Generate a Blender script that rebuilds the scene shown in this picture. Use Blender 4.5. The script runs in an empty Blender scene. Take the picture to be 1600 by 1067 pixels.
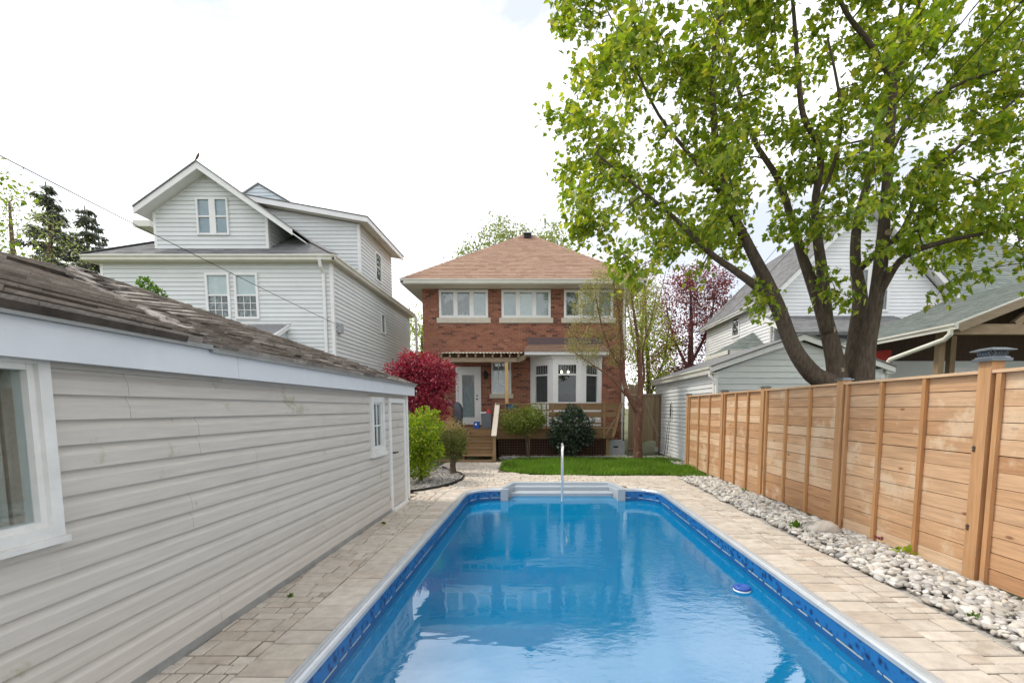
import bpy, math, random
import numpy as np
from mathutils import Vector, Matrix

R = math.radians
sc = bpy.context.scene
COL = sc.collection

# ------------------------------------------------------------------ camera, sky, sun, exposure
cam_d = bpy.data.cameras.new('camera')
cam = bpy.data.objects.new('camera', cam_d)
COL.objects.link(cam)
cam.location = (0, 0, 1.58)
cam.rotation_euler = (R(85), 0, 0)
cam_d.sensor_width = 36
cam_d.lens = 16.0
cam_d.shift_x = -0.02875
cam_d.shift_y = 0.1042
cam_d.clip_start = 0.05
cam_d.clip_end = 4000
sc.camera = cam

SUN = Vector((-0.55, 0.12, 0.82)).normalized()
world = bpy.data.worlds.new('World')
sc.world = world
world.use_nodes = True
nt = world.node_tree
nt.nodes.clear()
def wn(t, **k):
    n = nt.nodes.new(t)
    for a, b in k.items():
        setattr(n, a, b)
    return n
w_out = wn('ShaderNodeOutputWorld')
w_bg = wn('ShaderNodeBackground')
w_bg.inputs['Strength'].default_value = 0.12
w_sky = wn('ShaderNodeTexSky', sky_type='NISHITA', sun_disc=False)
w_sky.sun_elevation = math.asin(SUN.z)
w_sky.sun_rotation = math.atan2(SUN.x, SUN.y)
w_tc = wn('ShaderNodeTexCoord')
w_map = wn('ShaderNodeMapping')
w_map.inputs['Scale'].default_value = (1, 1, 1.9)
w_map.inputs['Location'].default_value = (0.35, 0.1, 0.2)
w_no = wn('ShaderNodeTexNoise')
w_no.inputs['Scale'].default_value = 1.7
w_no.inputs['Detail'].default_value = 7
w_no.inputs['Roughness'].default_value = 0.58
w_no.inputs['Distortion'].default_value = 0.35
w_r1 = wn('ShaderNodeValToRGB')     # cloud brightness: grey bellies to white
w_r1.color_ramp.elements[0].position = 0.40
w_r1.color_ramp.elements[0].color = (3.9, 4.1, 4.5, 1)
w_r1.color_ramp.elements[1].position = 0.66
w_r1.color_ramp.elements[1].color = (10.6, 10.7, 10.8, 1)
w_r2 = wn('ShaderNodeValToRGB')     # where thin cloud lets the blue through
w_r2.color_ramp.elements[0].position = 0.28
w_r2.color_ramp.elements[0].color = (0.72, 0.72, 0.72, 1)
w_r2.color_ramp.elements[1].position = 0.45
w_r2.color_ramp.elements[1].color = (0.97, 0.97, 0.97, 1)
w_mx = wn('ShaderNodeMix', data_type='RGBA')
L = nt.links.new
L(w_tc.outputs['Generated'], w_map.inputs['Vector'])
L(w_map.outputs['Vector'], w_no.inputs['Vector'])
L(w_no.outputs['Fac'], w_r1.inputs['Fac'])
L(w_no.outputs['Fac'], w_r2.inputs['Fac'])
L(w_r2.outputs['Color'], w_mx.inputs[0])
L(w_sky.outputs['Color'], w_mx.inputs[6])
L(w_r1.outputs['Color'], w_mx.inputs[7])
L(w_mx.outputs[2], w_bg.inputs['Color'])
L(w_bg.outputs['Background'], w_out.inputs['Surface'])

sun_d = bpy.data.lights.new('sun', 'SUN')
sun_d.energy = 1.5
sun_d.angle = R(10)
sun_d.color = (1.0, 0.93, 0.82)
sun = bpy.data.objects.new('sun', sun_d)
COL.objects.link(sun)
sun.rotation_euler = SUN.to_track_quat('Z', 'Y').to_euler()

sc.view_settings.view_transform = 'Standard'
sc.view_settings.look = 'None'
sc.view_settings.gamma = 1
sc.view_settings.exposure = 1.0
sc.render.engine = 'CYCLES'
sc.cycles.use_denoising = True
sc.cycles.max_bounces = 8
sc.cycles.transparent_max_bounces = 12
sc.cycles.sample_clamp_indirect = 6

# ------------------------------------------------------------------ materials
def srgb(*c):
    return tuple(((x / 255) / 12.92 if x <= 10 else ((x / 255 + .055) / 1.055) ** 2.4) for x in c)

class NT:
    def __init__(s, name):
        s.m = bpy.data.materials.new(name)
        s.m.use_nodes = True
        s.t = s.m.node_tree
        s.t.nodes.clear()
        s.out = s.n('ShaderNodeOutputMaterial')
    def n(s, t, **k):
        x = s.t.nodes.new(t)
        for a, b in k.items():
            setattr(x, a, b)
        return x
    def l(s, a, b):
        s.t.links.new(a, b)
    def math(s, op, a, b=None, clamp=False):
        x = s.n('ShaderNodeMath', operation=op, use_clamp=clamp)
        for i, v in enumerate((a, b)):
            if v is None:
                continue
            if isinstance(v, (int, float)):
                x.inputs[i].default_value = v
            else:
                s.l(v, x.inputs[i])
        return x.outputs[0]
    def mix(s, f, a, b, mode='MIX'):
        x = s.n('ShaderNodeMix', data_type='RGBA', blend_type=mode)
        for i, v in ((0, f), (6, a), (7, b)):
            if isinstance(v, (int, float)):
                x.inputs[i].default_value = v
            elif isinstance(v, tuple):
                x.inputs[i].default_value = (*v[:3], 1)
            else:
                s.l(v, x.inputs[i])
        return x.outputs[2]
    def ramp(s, fac, stops, interp='LINEAR'):
        x = s.n('ShaderNodeValToRGB')
        cr = x.color_ramp
        cr.interpolation = interp
        while len(cr.elements) < len(stops):
            cr.elements.new(0.5)
        for e, (p, c) in zip(cr.elements, stops):
            e.position = p
            e.color = (*c[:3], 1) if isinstance(c, tuple) else (c, c, c, 1)
        s.l(fac, x.inputs['Fac'])
        return x.outputs['Color']
    def coord(s, scale=(1, 1, 1), loc=(0, 0, 0)):
        tc = s.n('ShaderNodeTexCoord')
        mp = s.n('ShaderNodeMapping')
        mp.inputs['Scale'].default_value = scale
        mp.inputs['Location'].default_value = loc
        s.l(tc.outputs['Object'], mp.inputs['Vector'])
        return mp.outputs['Vector']
    def noise(s, vec, scale, detail=4, rough=.55, dist=0):
        x = s.n('ShaderNodeTexNoise')
        x.inputs['Scale'].default_value = scale
        x.inputs['Detail'].default_value = detail
        x.inputs['Roughness'].default_value = rough
        x.inputs['Distortion'].default_value = dist
        s.l(vec, x.inputs['Vector'])
        return x.outputs['Fac']
    def rnd(s):
        g = s.n('ShaderNodeNewGeometry')
        o = s.n('ShaderNodeObjectInfo')
        a = s.math('MULTIPLY', o.outputs['Random'], 7.31)
        return s.math('FRACT', s.math('ADD', g.outputs['Random Per Island'], a))

MATS = {}
def mat(name, cols, rough=.7, var=.18, nscale=6, bump=.1, bscale=40, axis=None, stretch=14, spec=.3,
        metal=0, stain=None, knots=None, coat=0):
    """cols: one colour or a list picked per piece; var: brightness wander; stain=(colour, scale, threshold, amount)"""
    N = NT(name)
    sv = (1, 1, 1)
    if axis == 'x': sv = (1, stretch, stretch)
    if axis == 'y': sv = (stretch, 1, stretch)
    if axis == 'z': sv = (stretch, stretch, 1)
    v = N.coord(sv)
    if isinstance(cols, tuple):
        cols = [cols]
    if len(cols) > 1:
        st = [(i / (len(cols) - 1) if len(cols) > 1 else 0, c) for i, c in enumerate(cols)]
        base = N.ramp(N.rnd(), st)
    else:
        base = cols[0]
    nz = N.noise(v, nscale, 5, .6)
    k = N.ramp(nz, [(.25, 1 - var), (.75, 1 + var)])
    c = N.mix(1.0, base, k, 'MULTIPLY')
    if knots:
        vo = N.n('ShaderNodeTexVoronoi')
        vo.inputs['Scale'].default_value = knots[1]
        kv = N.coord(knots[2])
        N.l(kv, vo.inputs['Vector'])
        kf = N.ramp(vo.outputs['Distance'], [(.05, 1.0), (.13, 0.0)])
        c = N.mix(N.math('MULTIPLY', kf, .8), c, knots[0])
    if stain:
        sn = N.noise(N.coord((1, 1, 1), (3.3, 1.7, 9.1)), stain[1], 6, .65)
        sf = N.ramp(sn, [(stain[2], 0.0), (min(stain[2] + .08, 1), stain[3])])
        c = N.mix(sf, c, stain[0])
    b = N.n('ShaderNodeBsdfPrincipled')
    N.l(c, b.inputs['Base Color'])
    b.inputs['Roughness'].default_value = rough
    b.inputs['Metallic'].default_value = metal
    b.inputs['Specular IOR Level'].default_value = spec
    b.inputs['Coat Weight'].default_value = coat
    if bump:
        bn = N.noise(v, bscale, 4, .6)
        bp = N.n('ShaderNodeBump')
        bp.inputs['Strength'].default_value = bump
        bp.inputs['Distance'].default_value = .02
        N.l(bn, bp.inputs['Height'])
        N.l(bp.outputs['Normal'], b.inputs['Normal'])
    N.l(b.outputs[0], N.out.inputs['Surface'])
    MATS[name] = N.m
    return N.m

def leafmat(name, cols, trans=.45, rough=.5, tint=(1.0, 1.15, .5)):
    N = NT(name)
    base = N.ramp(N.rnd(), [(i / (len(cols) - 1), c) for i, c in enumerate(cols)])
    nz = N.noise(N.coord(), 1.3, 3)
    base = N.mix(1.0, base, N.ramp(nz, [(.3, .82), (.7, 1.18)]), 'MULTIPLY')
    d = N.n('ShaderNodeBsdfPrincipled')
    N.l(base, d.inputs['Base Color'])
    d.inputs['Roughness'].default_value = rough
    d.inputs['Specular IOR Level'].default_value = .35
    t = N.n('ShaderNodeBsdfTranslucent')
    N.l(N.mix(1.0, base, tint, 'MULTIPLY'), t.inputs['Color'])
    m = N.n('ShaderNodeMixShader')
    m.inputs[0].default_value = trans
    N.l(d.outputs[0], m.inputs[1])
    N.l(t.outputs[0], m.inputs[2])
    N.l(m.outputs[0], N.out.inputs['Surface'])
    MATS[name] = N.m

def glassmat(name, ior=1.55, tint=(.9, .94, .94)):
    N = NT(name)
    gm = N.n('ShaderNodeNewGeometry')
    dt = N.n('ShaderNodeVectorMath', operation='DOT_PRODUCT')
    N.l(gm.outputs['Incoming'], dt.inputs[0]); N.l(gm.outputs['Normal'], dt.inputs[1])
    ic = N.math('SUBTRACT', 1.0, N.math('ABSOLUTE', dt.outputs['Value']), True)
    f0 = ((ior - 1) / (ior + 1)) ** 2 + .03
    f = N.math('ADD', f0, N.math('MULTIPLY', N.math('POWER', ic, 5.0), 1 - f0), True)
    t = N.n('ShaderNodeBsdfTransparent')
    t.inputs['Color'].default_value = (*tint, 1)
    g = N.n('ShaderNodeBsdfGlossy')
    g.inputs['Roughness'].default_value = .01
    m = N.n('ShaderNodeMixShader')
    N.l(f, m.inputs[0]); N.l(t.outputs[0], m.inputs[1]); N.l(g.outputs[0], m.inputs[2])
    N.l(m.outputs[0], N.out.inputs['Surface'])
    MATS[name] = N.m

def emitmat(name, col, s):
    N = NT(name)
    e = N.n('ShaderNodeEmission')
    e.inputs['Color'].default_value = (*col, 1)
    e.inputs['Strength'].default_value = s
    N.l(e.outputs[0], N.out.inputs['Surface'])
    MATS[name] = N.m

mat('soil', (.10, .11, .05), .95, .4, 1.2, .3, 20)
mat('lawn_soil', (.06, .10, .018), .95, .35, 5, .3, 40)
mat('sand', (.13, .105, .07), .95, .3, 5, .3, 60, stain=((.13, .15, .03), 2.2, .56, .8))
mat('paver', [(.40, .34, .28), (.46, .405, .34), (.50, .445, .38), (.43, .38, .325), (.53, .475, .41), (.42, .35, .285)],
    .9, .2, 9, .35, 90, stain=((.27, .22, .16), 2.6, .60, .45))
mat('siding_grey', [(.50, .47, .43), (.54, .51, .47), (.52, .49, .45)], .55, .10, 3, .16, 45, axis='y', stretch=16, spec=.35,
    stain=((.25, .225, .075), 2.3, .625, .7))
mat('siding_white', [(.60, .625, .625), (.66, .68, .68)], .55, .05, 2, .03, 30, spec=.3)
mat('siding_blue', [(.50, .555, .60), (.55, .60, .64)], .55, .05, 2, .03, 30)
mat('siding_bright', [(.72, .73, .74), (.78, .79, .80)], .55, .05, 2, .03, 30)
mat('white_paint', (.74, .74, .73), .5, .06, 4, .04, 30)
mat('old_white', (.66, .66, .64), .6, .12, 5, .1, 40, stain=((.36, .32, .24), 6, .64, .6))
mat('fascia', (.60, .625, .665), .5, .06, 3, .05, 25, stain=((.36, .36, .36), 5, .70, .4))
mat('gutter', (.66, .65, .58), .45, .08, 3, .03, 20)
mat('soffit', (.60, .57, .47), .6, .06, 3, .03, 20)
mat('metal_edge', (.34, .355, .36), .4, .15, 8, .05, 30, metal=.5)
mat('mortar', (.34, .27, .22), .95, .2, 8, .2, 60)
mat('brick', [(.11, .05, .037), (.24, .098, .063), (.295, .12, .074), (.33, .136, .084), (.265, .108, .068), (.37, .17, .11)],
    .9, .22, 14, .3, 80)
mat('stone_sill', (.56, .51, .42), .85, .12, 7, .2, 50)
mat('shingle_brown', [(.255, .155, .105), (.30, .19, .135), (.345, .225, .16), (.275, .17, .12), (.325, .22, .165)], .95, .15, 20, .4, 120)
mat('shingle_old', [(.15, .13, .115), (.25, .22, .195), (.33, .295, .265), (.20, .175, .155), (.38, .345, .31)],
    .95, .3, 9, .6, 60, stain=((.05, .04, .033), 4.5, .62, .75))
mat('shingle_shade', (.065, .053, .045), .95, .4, 9, .3, 40)  # dark colour for the painted shadow lines of the garage shingle courses
mat('roof_dark', (.03, .024, .02), .95, .3, 6, .3, 30)
mat('shingle_grey', [(.14, .14, .14), (.19, .19, .19), (.23, .23, .235), (.165, .165, .17)], .95, .15, 15, .4, 100)
mat('shingle_green', [(.12, .145, .13), (.16, .185, .168), (.195, .215, .20), (.145, .165, .155)], .95, .15, 12, .4, 100)
CED = [(.42, .225, .115), (.50, .295, .16), (.58, .37, .22), (.45, .255, .135), (.63, .44, .285), (.53, .32, .18)]
KN = (.16, .06, .025)
mat('cedar_y', CED, .75, .24, 2.6, .15, 12, axis='y', knots=(KN, 1.0, (4, 2.6, 6.5)), stain=((.66, .52, .37), 1.6, .56, .65))
mat('cedar_z', [(.42, .215, .09), (.49, .27, .12), (.45, .25, .125)], .75, .2, 2.6, .15, 12, axis='z', knots=(KN, 1.0, (6, 6, 1.6)),
    stain=((.36, .29, .22), .9, .58, .7))
mat('deck_x', [(.20, .125, .065), (.26, .165, .085), (.23, .145, .075)], .85, .25, 3, .15, 12, axis='x')
mat('deck_z', [(.25, .165, .085), (.30, .20, .11)], .85, .25, 3, .15, 12, axis='z')
mat('pine', (.52, .34, .15), .75, .15, 3, .1, 12, axis='z')
mat('grey_wood_x', [(.26, .20, .14), (.31, .24, .17)], .9, .25, 3, .2, 12, axis='x')
mat('grey_wood_z', [(.20, .14, .085), (.25, .18, .11), (.29, .21, .13), (.17, .12, .08)], .9, .25, 3, .2, 12, axis='z')
mat('pale_board', (.56, .50, .42), .8, .15, 3, .1, 12, axis='z')
mat('lattice', (.085, .045, .03), .9, .2, 4, .1, 20)
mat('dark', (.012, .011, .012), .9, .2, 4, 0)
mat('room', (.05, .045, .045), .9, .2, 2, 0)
mat('porch_wood', [(.07, .045, .035), (.09, .06, .045)], .9, .25, 3, .1, 12, axis='z')
mat('timber_x', (.30, .22, .145), .9, .3, 3, .2, 12, axis='x', knots=((.08, .05, .03), 1.0, (1.7, 3, 3)))
mat('blind', (.40, .42, .43), .8, .12, 5, 0)
mat('blind_blue', (.30, .36, .41), .8, .12, 5, 0)
mat('blind_light', (.62, .64, .64), .8, .1, 5, 0)
mat('curtain', (.52, .53, .50), .85, .12, 12, 0)
mat('window_dark', (.055, .065, .06), .6, .5, 2.4, 0)
mat('tree_reflection', [(.06, .07, .06)], .6, .6, 3.5, 0, stain=((.30, .32, .32), 3.2, .5, .9))  # reflected trees and sky painted as pale patches on a dark backing
mat('bark', (.10, .076, .056), .95, .5, 6, 1.0, 16, axis='z', stretch=5)
mat('bark_red', [(.155, .075, .05)], .8, .45, 7, .6, 25, axis='z', stretch=2, stain=((.34, .20, .14), 5, .58, .7))
mat('twig', (.13, .085, .065), .9, .25, 6, .2, 20)
mat('twig_red', (.14, .085, .08), .9, .25, 6, .2, 20)
mat('cut_wood', (.36, .27, .19), .9, .2, 12, .1, 30)
mat('chrome', (.72, .73, .74), .25, .03, 4, 0, metal=.55, spec=.6)
mat('coping', (.56, .585, .61), .34, .1, 4, .03, 40, metal=.5, spec=.5)
mat('fibreglass', (.36, .40, .44), .35, .06, 4, .02, 30, spec=.5)
mat('grey_plastic', (.13, .145, .165), .5, .1, 5, .05, 30, spec=.4)
mat('utility_grey', (.34, .36, .37), .5, .1, 5, .03, 30, spec=.4)
mat('cover_cloth', (.10, .11, .125), .8, .25, 5, .2, 18)
mat('blue_plastic', (.015, .075, .34), .4, .08, 5, .03, 30, spec=.5)
mat('bright_blue', (.02, .20, .55), .4, .08, 5, .03, 30, spec=.5)
mat('red_plastic', (.50, .03, .035), .45, .1, 5, .03, 30, spec=.4)
mat('red_cloth', (.42, .045, .035), .85, .15, 5, .1, 30)
mat('white_plastic', (.76, .77, .78), .4, .04, 5, .02, 30, spec=.5)
mat('iron', (.03, .03, .032), .6, .2, 8, .1, 30, metal=.4)
mat('cap_metal', (.20, .225, .26), .38, .15, 10, .1, 30, metal=.6)
mat('pebble', [(.27, .25, .225), (.42, .40, .37), (.55, .535, .505), (.34, .31, .265), (.47, .455, .435), (.24, .235, .235), (.48, .43, .36), (.61, .60, .575)],
    .75, .15, 18, .15, 60)
mat('chip', [(.20, .18, .16), (.33, .31, .29), (.45, .43, .40), (.27, .25, .23)], .85, .2, 18, .1, 60)
mat('boulder', (.46, .42, .37), .85, .3, 6, .5, 18, stain=((.20, .19, .17), 4, .55, .7))
mat('mulch', (.17, .155, .14), .95, .35, 14, .5, 50)
mat('edging', (.02, .02, .018), .6, .2, 8, .1, 30)
mat('terracotta', (.38, .20, .11), .85, .2, 6, .1, 30)
leafmat('maple_leaf', [(.085, .15, .017), (.16, .25, .024), (.26, .36, .034), (.115, .195, .02), (.37, .43, .048), (.47, .45, .075)], .55, .42, (1.25, 1.2, .5))
leafmat('jmaple_leaf', [(.17, .010, .028), (.32, .026, .062), (.45, .055, .10), (.21, .015, .038), (.55, .11, .14)], .35, .45, (1.2, .6, .6))
leafmat('lime_leaf', [(.17, .25, .015), (.27, .34, .02), (.40, .46, .035), (.22, .31, .02), (.10, .19, .015)], .4)
leafmat('topiary_leaf', [(.10, .12, .025), (.16, .17, .035), (.07, .095, .02), (.20, .18, .05)], .3)
leafmat('tan_leaf', [(.34, .22, .10), (.42, .30, .15), (.26, .20, .07)], .3)
leafmat('yew_leaf', [(.08, .12, .016), (.15, .20, .026), (.24, .28, .04), (.11, .16, .022), (.34, .36, .06)], .3)
leafmat('dark_leaf', [(.010, .022, .012), (.022, .045, .024), (.045, .07, .04), (.015, .032, .018), (.12, .15, .11)], .15, .3)
leafmat('spring_leaf', [(.30, .27, .10), (.40, .35, .15), (.24, .23, .07), (.47, .41, .22)], .4)
leafmat('yellow_leaf', [(.30, .34, .03), (.40, .42, .045), (.22, .28, .03), (.46, .46, .08)], .5)
leafmat('pale_leaf', [(.22, .26, .10), (.30, .33, .14), (.36, .36, .20), (.18, .22, .07)], .45)
leafmat('plum_leaf', [(.16, .045, .045), (.24, .08, .07), (.20, .05, .06), (.30, .13, .11)], .4, .5, (1.1, .8, .8))
leafmat('spruce_needle', [(.08, .10, .07), (.12, .135, .095), (.16, .165, .13), (.10, .115, .085)], .2)
leafmat('green_leaf', [(.05, .12, .015), (.10, .19, .02), (.16, .26, .03)], .4)
leafmat('grass_blade', [(.06, .15, .010), (.11, .23, .016), (.18, .31, .025), (.08, .185, .013), (.28, .36, .045)], .35)
glassmat('glass', 1.5)
glassmat('glass_far', 1.8)
glassmat('glass_bay', 1.25)
emitmat('bulb', (1, .72, .38), 9)

# pool liner: printed band, bead line, plain blue below (print of the vinyl, by height)
def liner():
    N = NT('liner')
    tc = N.n('ShaderNodeTexCoord')
    sx = N.n('ShaderNodeSeparateXYZ')
    N.l(tc.outputs['Object'], sx.inputs[0])
    u = N.math('ADD', sx.outputs[0], sx.outputs[1])
    cv = N.n('ShaderNodeCombineXYZ')
    N.l(u, cv.inputs[0]); N.l(sx.outputs[2], cv.inputs[1])
    vo = N.n('ShaderNodeTexVoronoi')
    vo.inputs['Scale'].default_value = 17
    N.l(cv.outputs[0], vo.inputs['Vector'])
    no = N.noise(cv.outputs[0], 30, 4)
    pat = N.math('ADD', N.math('MULTIPLY', vo.outputs['Distance'], .8), N.math('MULTIPLY', no, .5))
    band = N.ramp(pat, [(.34, (.002, .014, .06)), (.50, (.004, .05, .19)), (.68, (.010, .13, .36))])
    z = sx.outputs[2]
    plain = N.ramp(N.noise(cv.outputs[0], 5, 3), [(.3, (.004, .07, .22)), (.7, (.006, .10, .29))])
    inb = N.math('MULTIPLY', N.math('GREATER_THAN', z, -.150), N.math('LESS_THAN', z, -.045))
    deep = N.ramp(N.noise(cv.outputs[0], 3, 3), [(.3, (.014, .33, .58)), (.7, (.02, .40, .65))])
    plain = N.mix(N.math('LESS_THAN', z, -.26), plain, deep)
    c = N.mix(inb, plain, band)
    # broken cream bead line under the band
    dash = N.math('GREATER_THAN', N.noise(cv.outputs[0], 9, 2), .47)
    bl = N.math('MULTIPLY', N.math('MULTIPLY', N.math('GREATER_THAN', z, -.168), N.math('LESS_THAN', z, -.154)), dash)
    c = N.mix(N.math('MULTIPLY', bl, .8), c, (.46, .48, .40))
    b = N.n('ShaderNodeBsdfPrincipled')
    N.l(c, b.inputs['Base Color'])
    b.inputs['Roughness'].default_value = .35
    N.l(b.outputs[0], N.out.inputs['Surface'])
    MATS['liner'] = N.m
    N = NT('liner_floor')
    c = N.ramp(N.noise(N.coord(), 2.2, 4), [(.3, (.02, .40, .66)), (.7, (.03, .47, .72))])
    b = N.n('ShaderNodeBsdfPrincipled')
    N.l(c, b.inputs['Base Color'])
    b.inputs['Roughness'].default_value = .6
    N.l(b.outputs[0], N.out.inputs['Surface'])
    MATS['liner_floor'] = N.m
liner()

def watermat():
    N = NT('water')
    v = N.coord((1.0, 1.5, 1))
    big = N.noise(v, 1.1, 3, .5, .4)
    fine = N.noise(v, 9.0, 3, .6, .6)
    amt = N.ramp(N.noise(N.coord((1, 1, 1), (5, 2, 0)), .55, 2), [(.42, .10), (.60, 1.2)])
    h = N.math('ADD', N.math('MULTIPLY', big, .9), N.math('MULTIPLY', N.math('MULTIPLY', fine, amt), .34))
    bp = N.n('ShaderNodeBump')
    bp.inputs['Strength'].default_value = .10
    bp.inputs['Distance'].default_value = .05
    N.l(h, bp.inputs['Height'])
    gm = N.n('ShaderNodeNewGeometry')
    dt = N.n('ShaderNodeVectorMath', operation='DOT_PRODUCT')
    N.l(gm.outputs['Incoming'], dt.inputs[0]); N.l(bp.outputs['Normal'], dt.inputs[1])
    ic = N.math('SUBTRACT', 1.0, N.math('ABSOLUTE', dt.outputs['Value']), True)
    F = N.math('ADD', .25, N.math('MULTIPLY', N.math('POWER', ic, 4.0), .14), True)
    t = N.n('ShaderNodeBsdfTransparent')
    t.inputs['Color'].default_value = (.97, .99, 1, 1)
    g = N.n('ShaderNodeBsdfGlossy')
    g.inputs['Roughness'].default_value = .004
    N.l(bp.outputs['Normal'], g.inputs['Normal'])
    df = N.n('ShaderNodeBsdfDiffuse')                    # slightly milky pool water
    df.inputs['Color'].default_value = (.0, .215, .46, 1)
    body = N.n('ShaderNodeMixShader')
    body.inputs[0].default_value = .66
    N.l(t.outputs[0], body.inputs[1]); N.l(df.outputs[0], body.inputs[2])
    m = N.n('ShaderNodeMixShader')
    N.l(F, m.inputs[0]); N.l(body.outputs[0], m.inputs[1]); N.l(g.outputs[0], m.inputs[2])
    N.l(m.outputs[0], N.out.inputs['Surface'])
    va = N.n('ShaderNodeVolumeAbsorption')
    va.inputs['Color'].default_value = (.03, .925, .985, 1)
    va.inputs['Density'].default_value = 1.15
    N.l(va.outputs[0], N.out.inputs['Volume'])
    MATS['water'] = N.m
watermat()

# ------------------------------------------------------------------ mesh helpers
class MB:
    def __init__(s):
        s.v = []; s.f = []
    def add(s, v, f):
        k = len(s.v)
        s.v += [tuple(p) for p in v]
        s.f += [tuple(i + k for i in q) for q in f]
        return s
    def box(s, x0, x1, y0, y1, z0, z1):
        return s.add([(x0, y0, z0), (x1, y0, z0), (x1, y1, z0), (x0, y1, z0), (x0, y0, z1), (x1, y0, z1), (x1, y1, z1), (x0, y1, z1)],
                     [(3, 2, 1, 0), (4, 5, 6, 7), (0, 1, 5, 4), (1, 2, 6, 5), (2, 3, 7, 6), (3, 0, 4, 7)])
    def bar(s, a, b, w, d, up=(0, 0, 1)):
        """rectangular bar from a to b; w across, d along up"""
        a = Vector(a); b = Vector(b); t = (b - a).normalized(); u = Vector(up)
        x = t.cross(u)
        if x.length < 1e-4:
            x = Vector((1, 0, 0))
        x.normalize(); y = x.cross(t).normalized()
        vs = []
        for p in (a, b):
            for i, j in ((-1, -1), (1, -1), (1, 1), (-1, 1)):
                vs.append(p + x * (i * w / 2) + y * (j * d / 2))
        return s.add(vs, [(3, 2, 1, 0), (4, 5, 6, 7), (0, 1, 5, 4), (1, 2, 6, 5), (2, 3, 7, 6), (3, 0, 4, 7)])
    def tube(s, pts, rad, n=8, cap=True):
        pts = [Vector(p) for p in pts]
        if not isinstance(rad, (list, tuple)):
            rad = [rad] * len(pts)
        vs = []; fs = []
        ref = None
        for i, p in enumerate(pts):
            t = (pts[min(i + 1, len(pts) - 1)] - pts[max(i - 1, 0)])
            t = t.normalized() if t.length > 1e-9 else Vector((0, 0, 1))
            if ref is None:
                ref = Vector((1, 0, 0)) if abs(t.x) < .8 else Vector((0, 1, 0))
            x = (ref - t * ref.dot(t)).normalized()
            ref = x
            y = t.cross(x)
            for k in range(n):
                a = 2 * math.pi * k / n
                vs.append(p + (x * math.cos(a) + y * math.sin(a)) * rad[i])
        for i in range(len(pts) - 1):
            for k in range(n):
                a = i * n + k; b = i * n + (k + 1) % n
                fs.append((a, b, b + n, a + n))
        if cap:
            fs.append(tuple(range(n))[::-1]); m = (len(pts) - 1) * n
            fs.append(tuple(m + k for k in range(n)))
        return s.add(vs, fs)
    def lathe(s, c, prof, n=20):
        vs = []; fs = []
        for r, z in prof:
            for k in range(n):
                a = 2 * math.pi * k / n
                vs.append((c[0] + r * math.cos(a), c[1] + r * math.sin(a), c[2] + z))
        for i in range(len(prof) - 1):
            for k in range(n):
                a = i * n + k; b = i * n + (k + 1) % n
                fs.append((a, b, b + n, a + n))
        fs.append(tuple(range(n))[::-1]); m = (len(prof) - 1) * n
        fs.append(tuple(m + k for k in range(n)))
        return s.add(vs, fs)
    def prism(s, poly, ext):
        """poly: 3-D loop, ext: extrusion vector"""
        n = len(poly); e = Vector(ext)
        vs = [Vector(p) for p in poly] + [Vector(p) + e for p in poly]
        fs = [tuple(range(n))[::-1], tuple(range(n, 2 * n))]
        for i in range(n):
            j = (i + 1) % n
            fs.append((i, j, j + n, i + n))
        return s.add(vs, fs)

def link(o, parent=None):
    COL.objects.link(o)
    if parent is not None:
        o.parent = parent
        if parent.type == 'EMPTY':
            o.matrix_parent_inverse = Matrix.Translation(-Vector(parent.location))
    return o

def mesh(name, v, f, m, smooth=False):
    me = bpy.data.meshes.new(name)
    me.from_pydata(v, [], f)
    if smooth:
        me.polygons.foreach_set('use_smooth', [True] * len(me.polygons))
    me.materials.append(MATS[m])
    return me

def part(name, mb, m, parent=None, smooth=False, kind=None, label=None):
    o = bpy.data.objects.new(name, mesh(name, mb.v, mb.f, m, smooth))
    if kind: o['kind'] = kind
    if label: o['label'] = label
    return link(o, parent)

def npmesh(name, V, F, m, smooth=False):
    V = np.asarray(V, np.float32); F = np.asarray(F, np.int32)
    me = bpy.data.meshes.new(name)
    me.vertices.add(len(V)); me.vertices.foreach_set('co', V.ravel())
    k = F.shape[1]
    me.loops.add(F.size); me.loops.foreach_set('vertex_index', F.ravel())
    me.polygons.add(len(F))
    me.polygons.foreach_set('loop_start', np.arange(0, F.size, k, dtype=np.int32))
    me.polygons.foreach_set('loop_total', np.full(len(F), k, np.int32))
    if smooth:
        me.polygons.foreach_set('use_smooth', np.ones(len(F), bool))
    me.update(calc_edges=True)
    me.materials.append(MATS[m])
    return me

def thing(name, label, cat, loc=(0, 0, 0), group=None):
    o = bpy.data.objects.new(name, None)
    o.empty_display_size = .2
    o.location = loc
    o['label'] = label; o['category'] = cat
    if group: o['group'] = group
    return link(o)

def tag(o, label, cat, group=None):
    o['label'] = label; o['category'] = cat
    if group: o['group'] = group
    return o

def struct(name, mb, m, label, smooth=False):
    o = part(name, mb, m, None, smooth, 'structure')
    o['label'] = label
    return o

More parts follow.
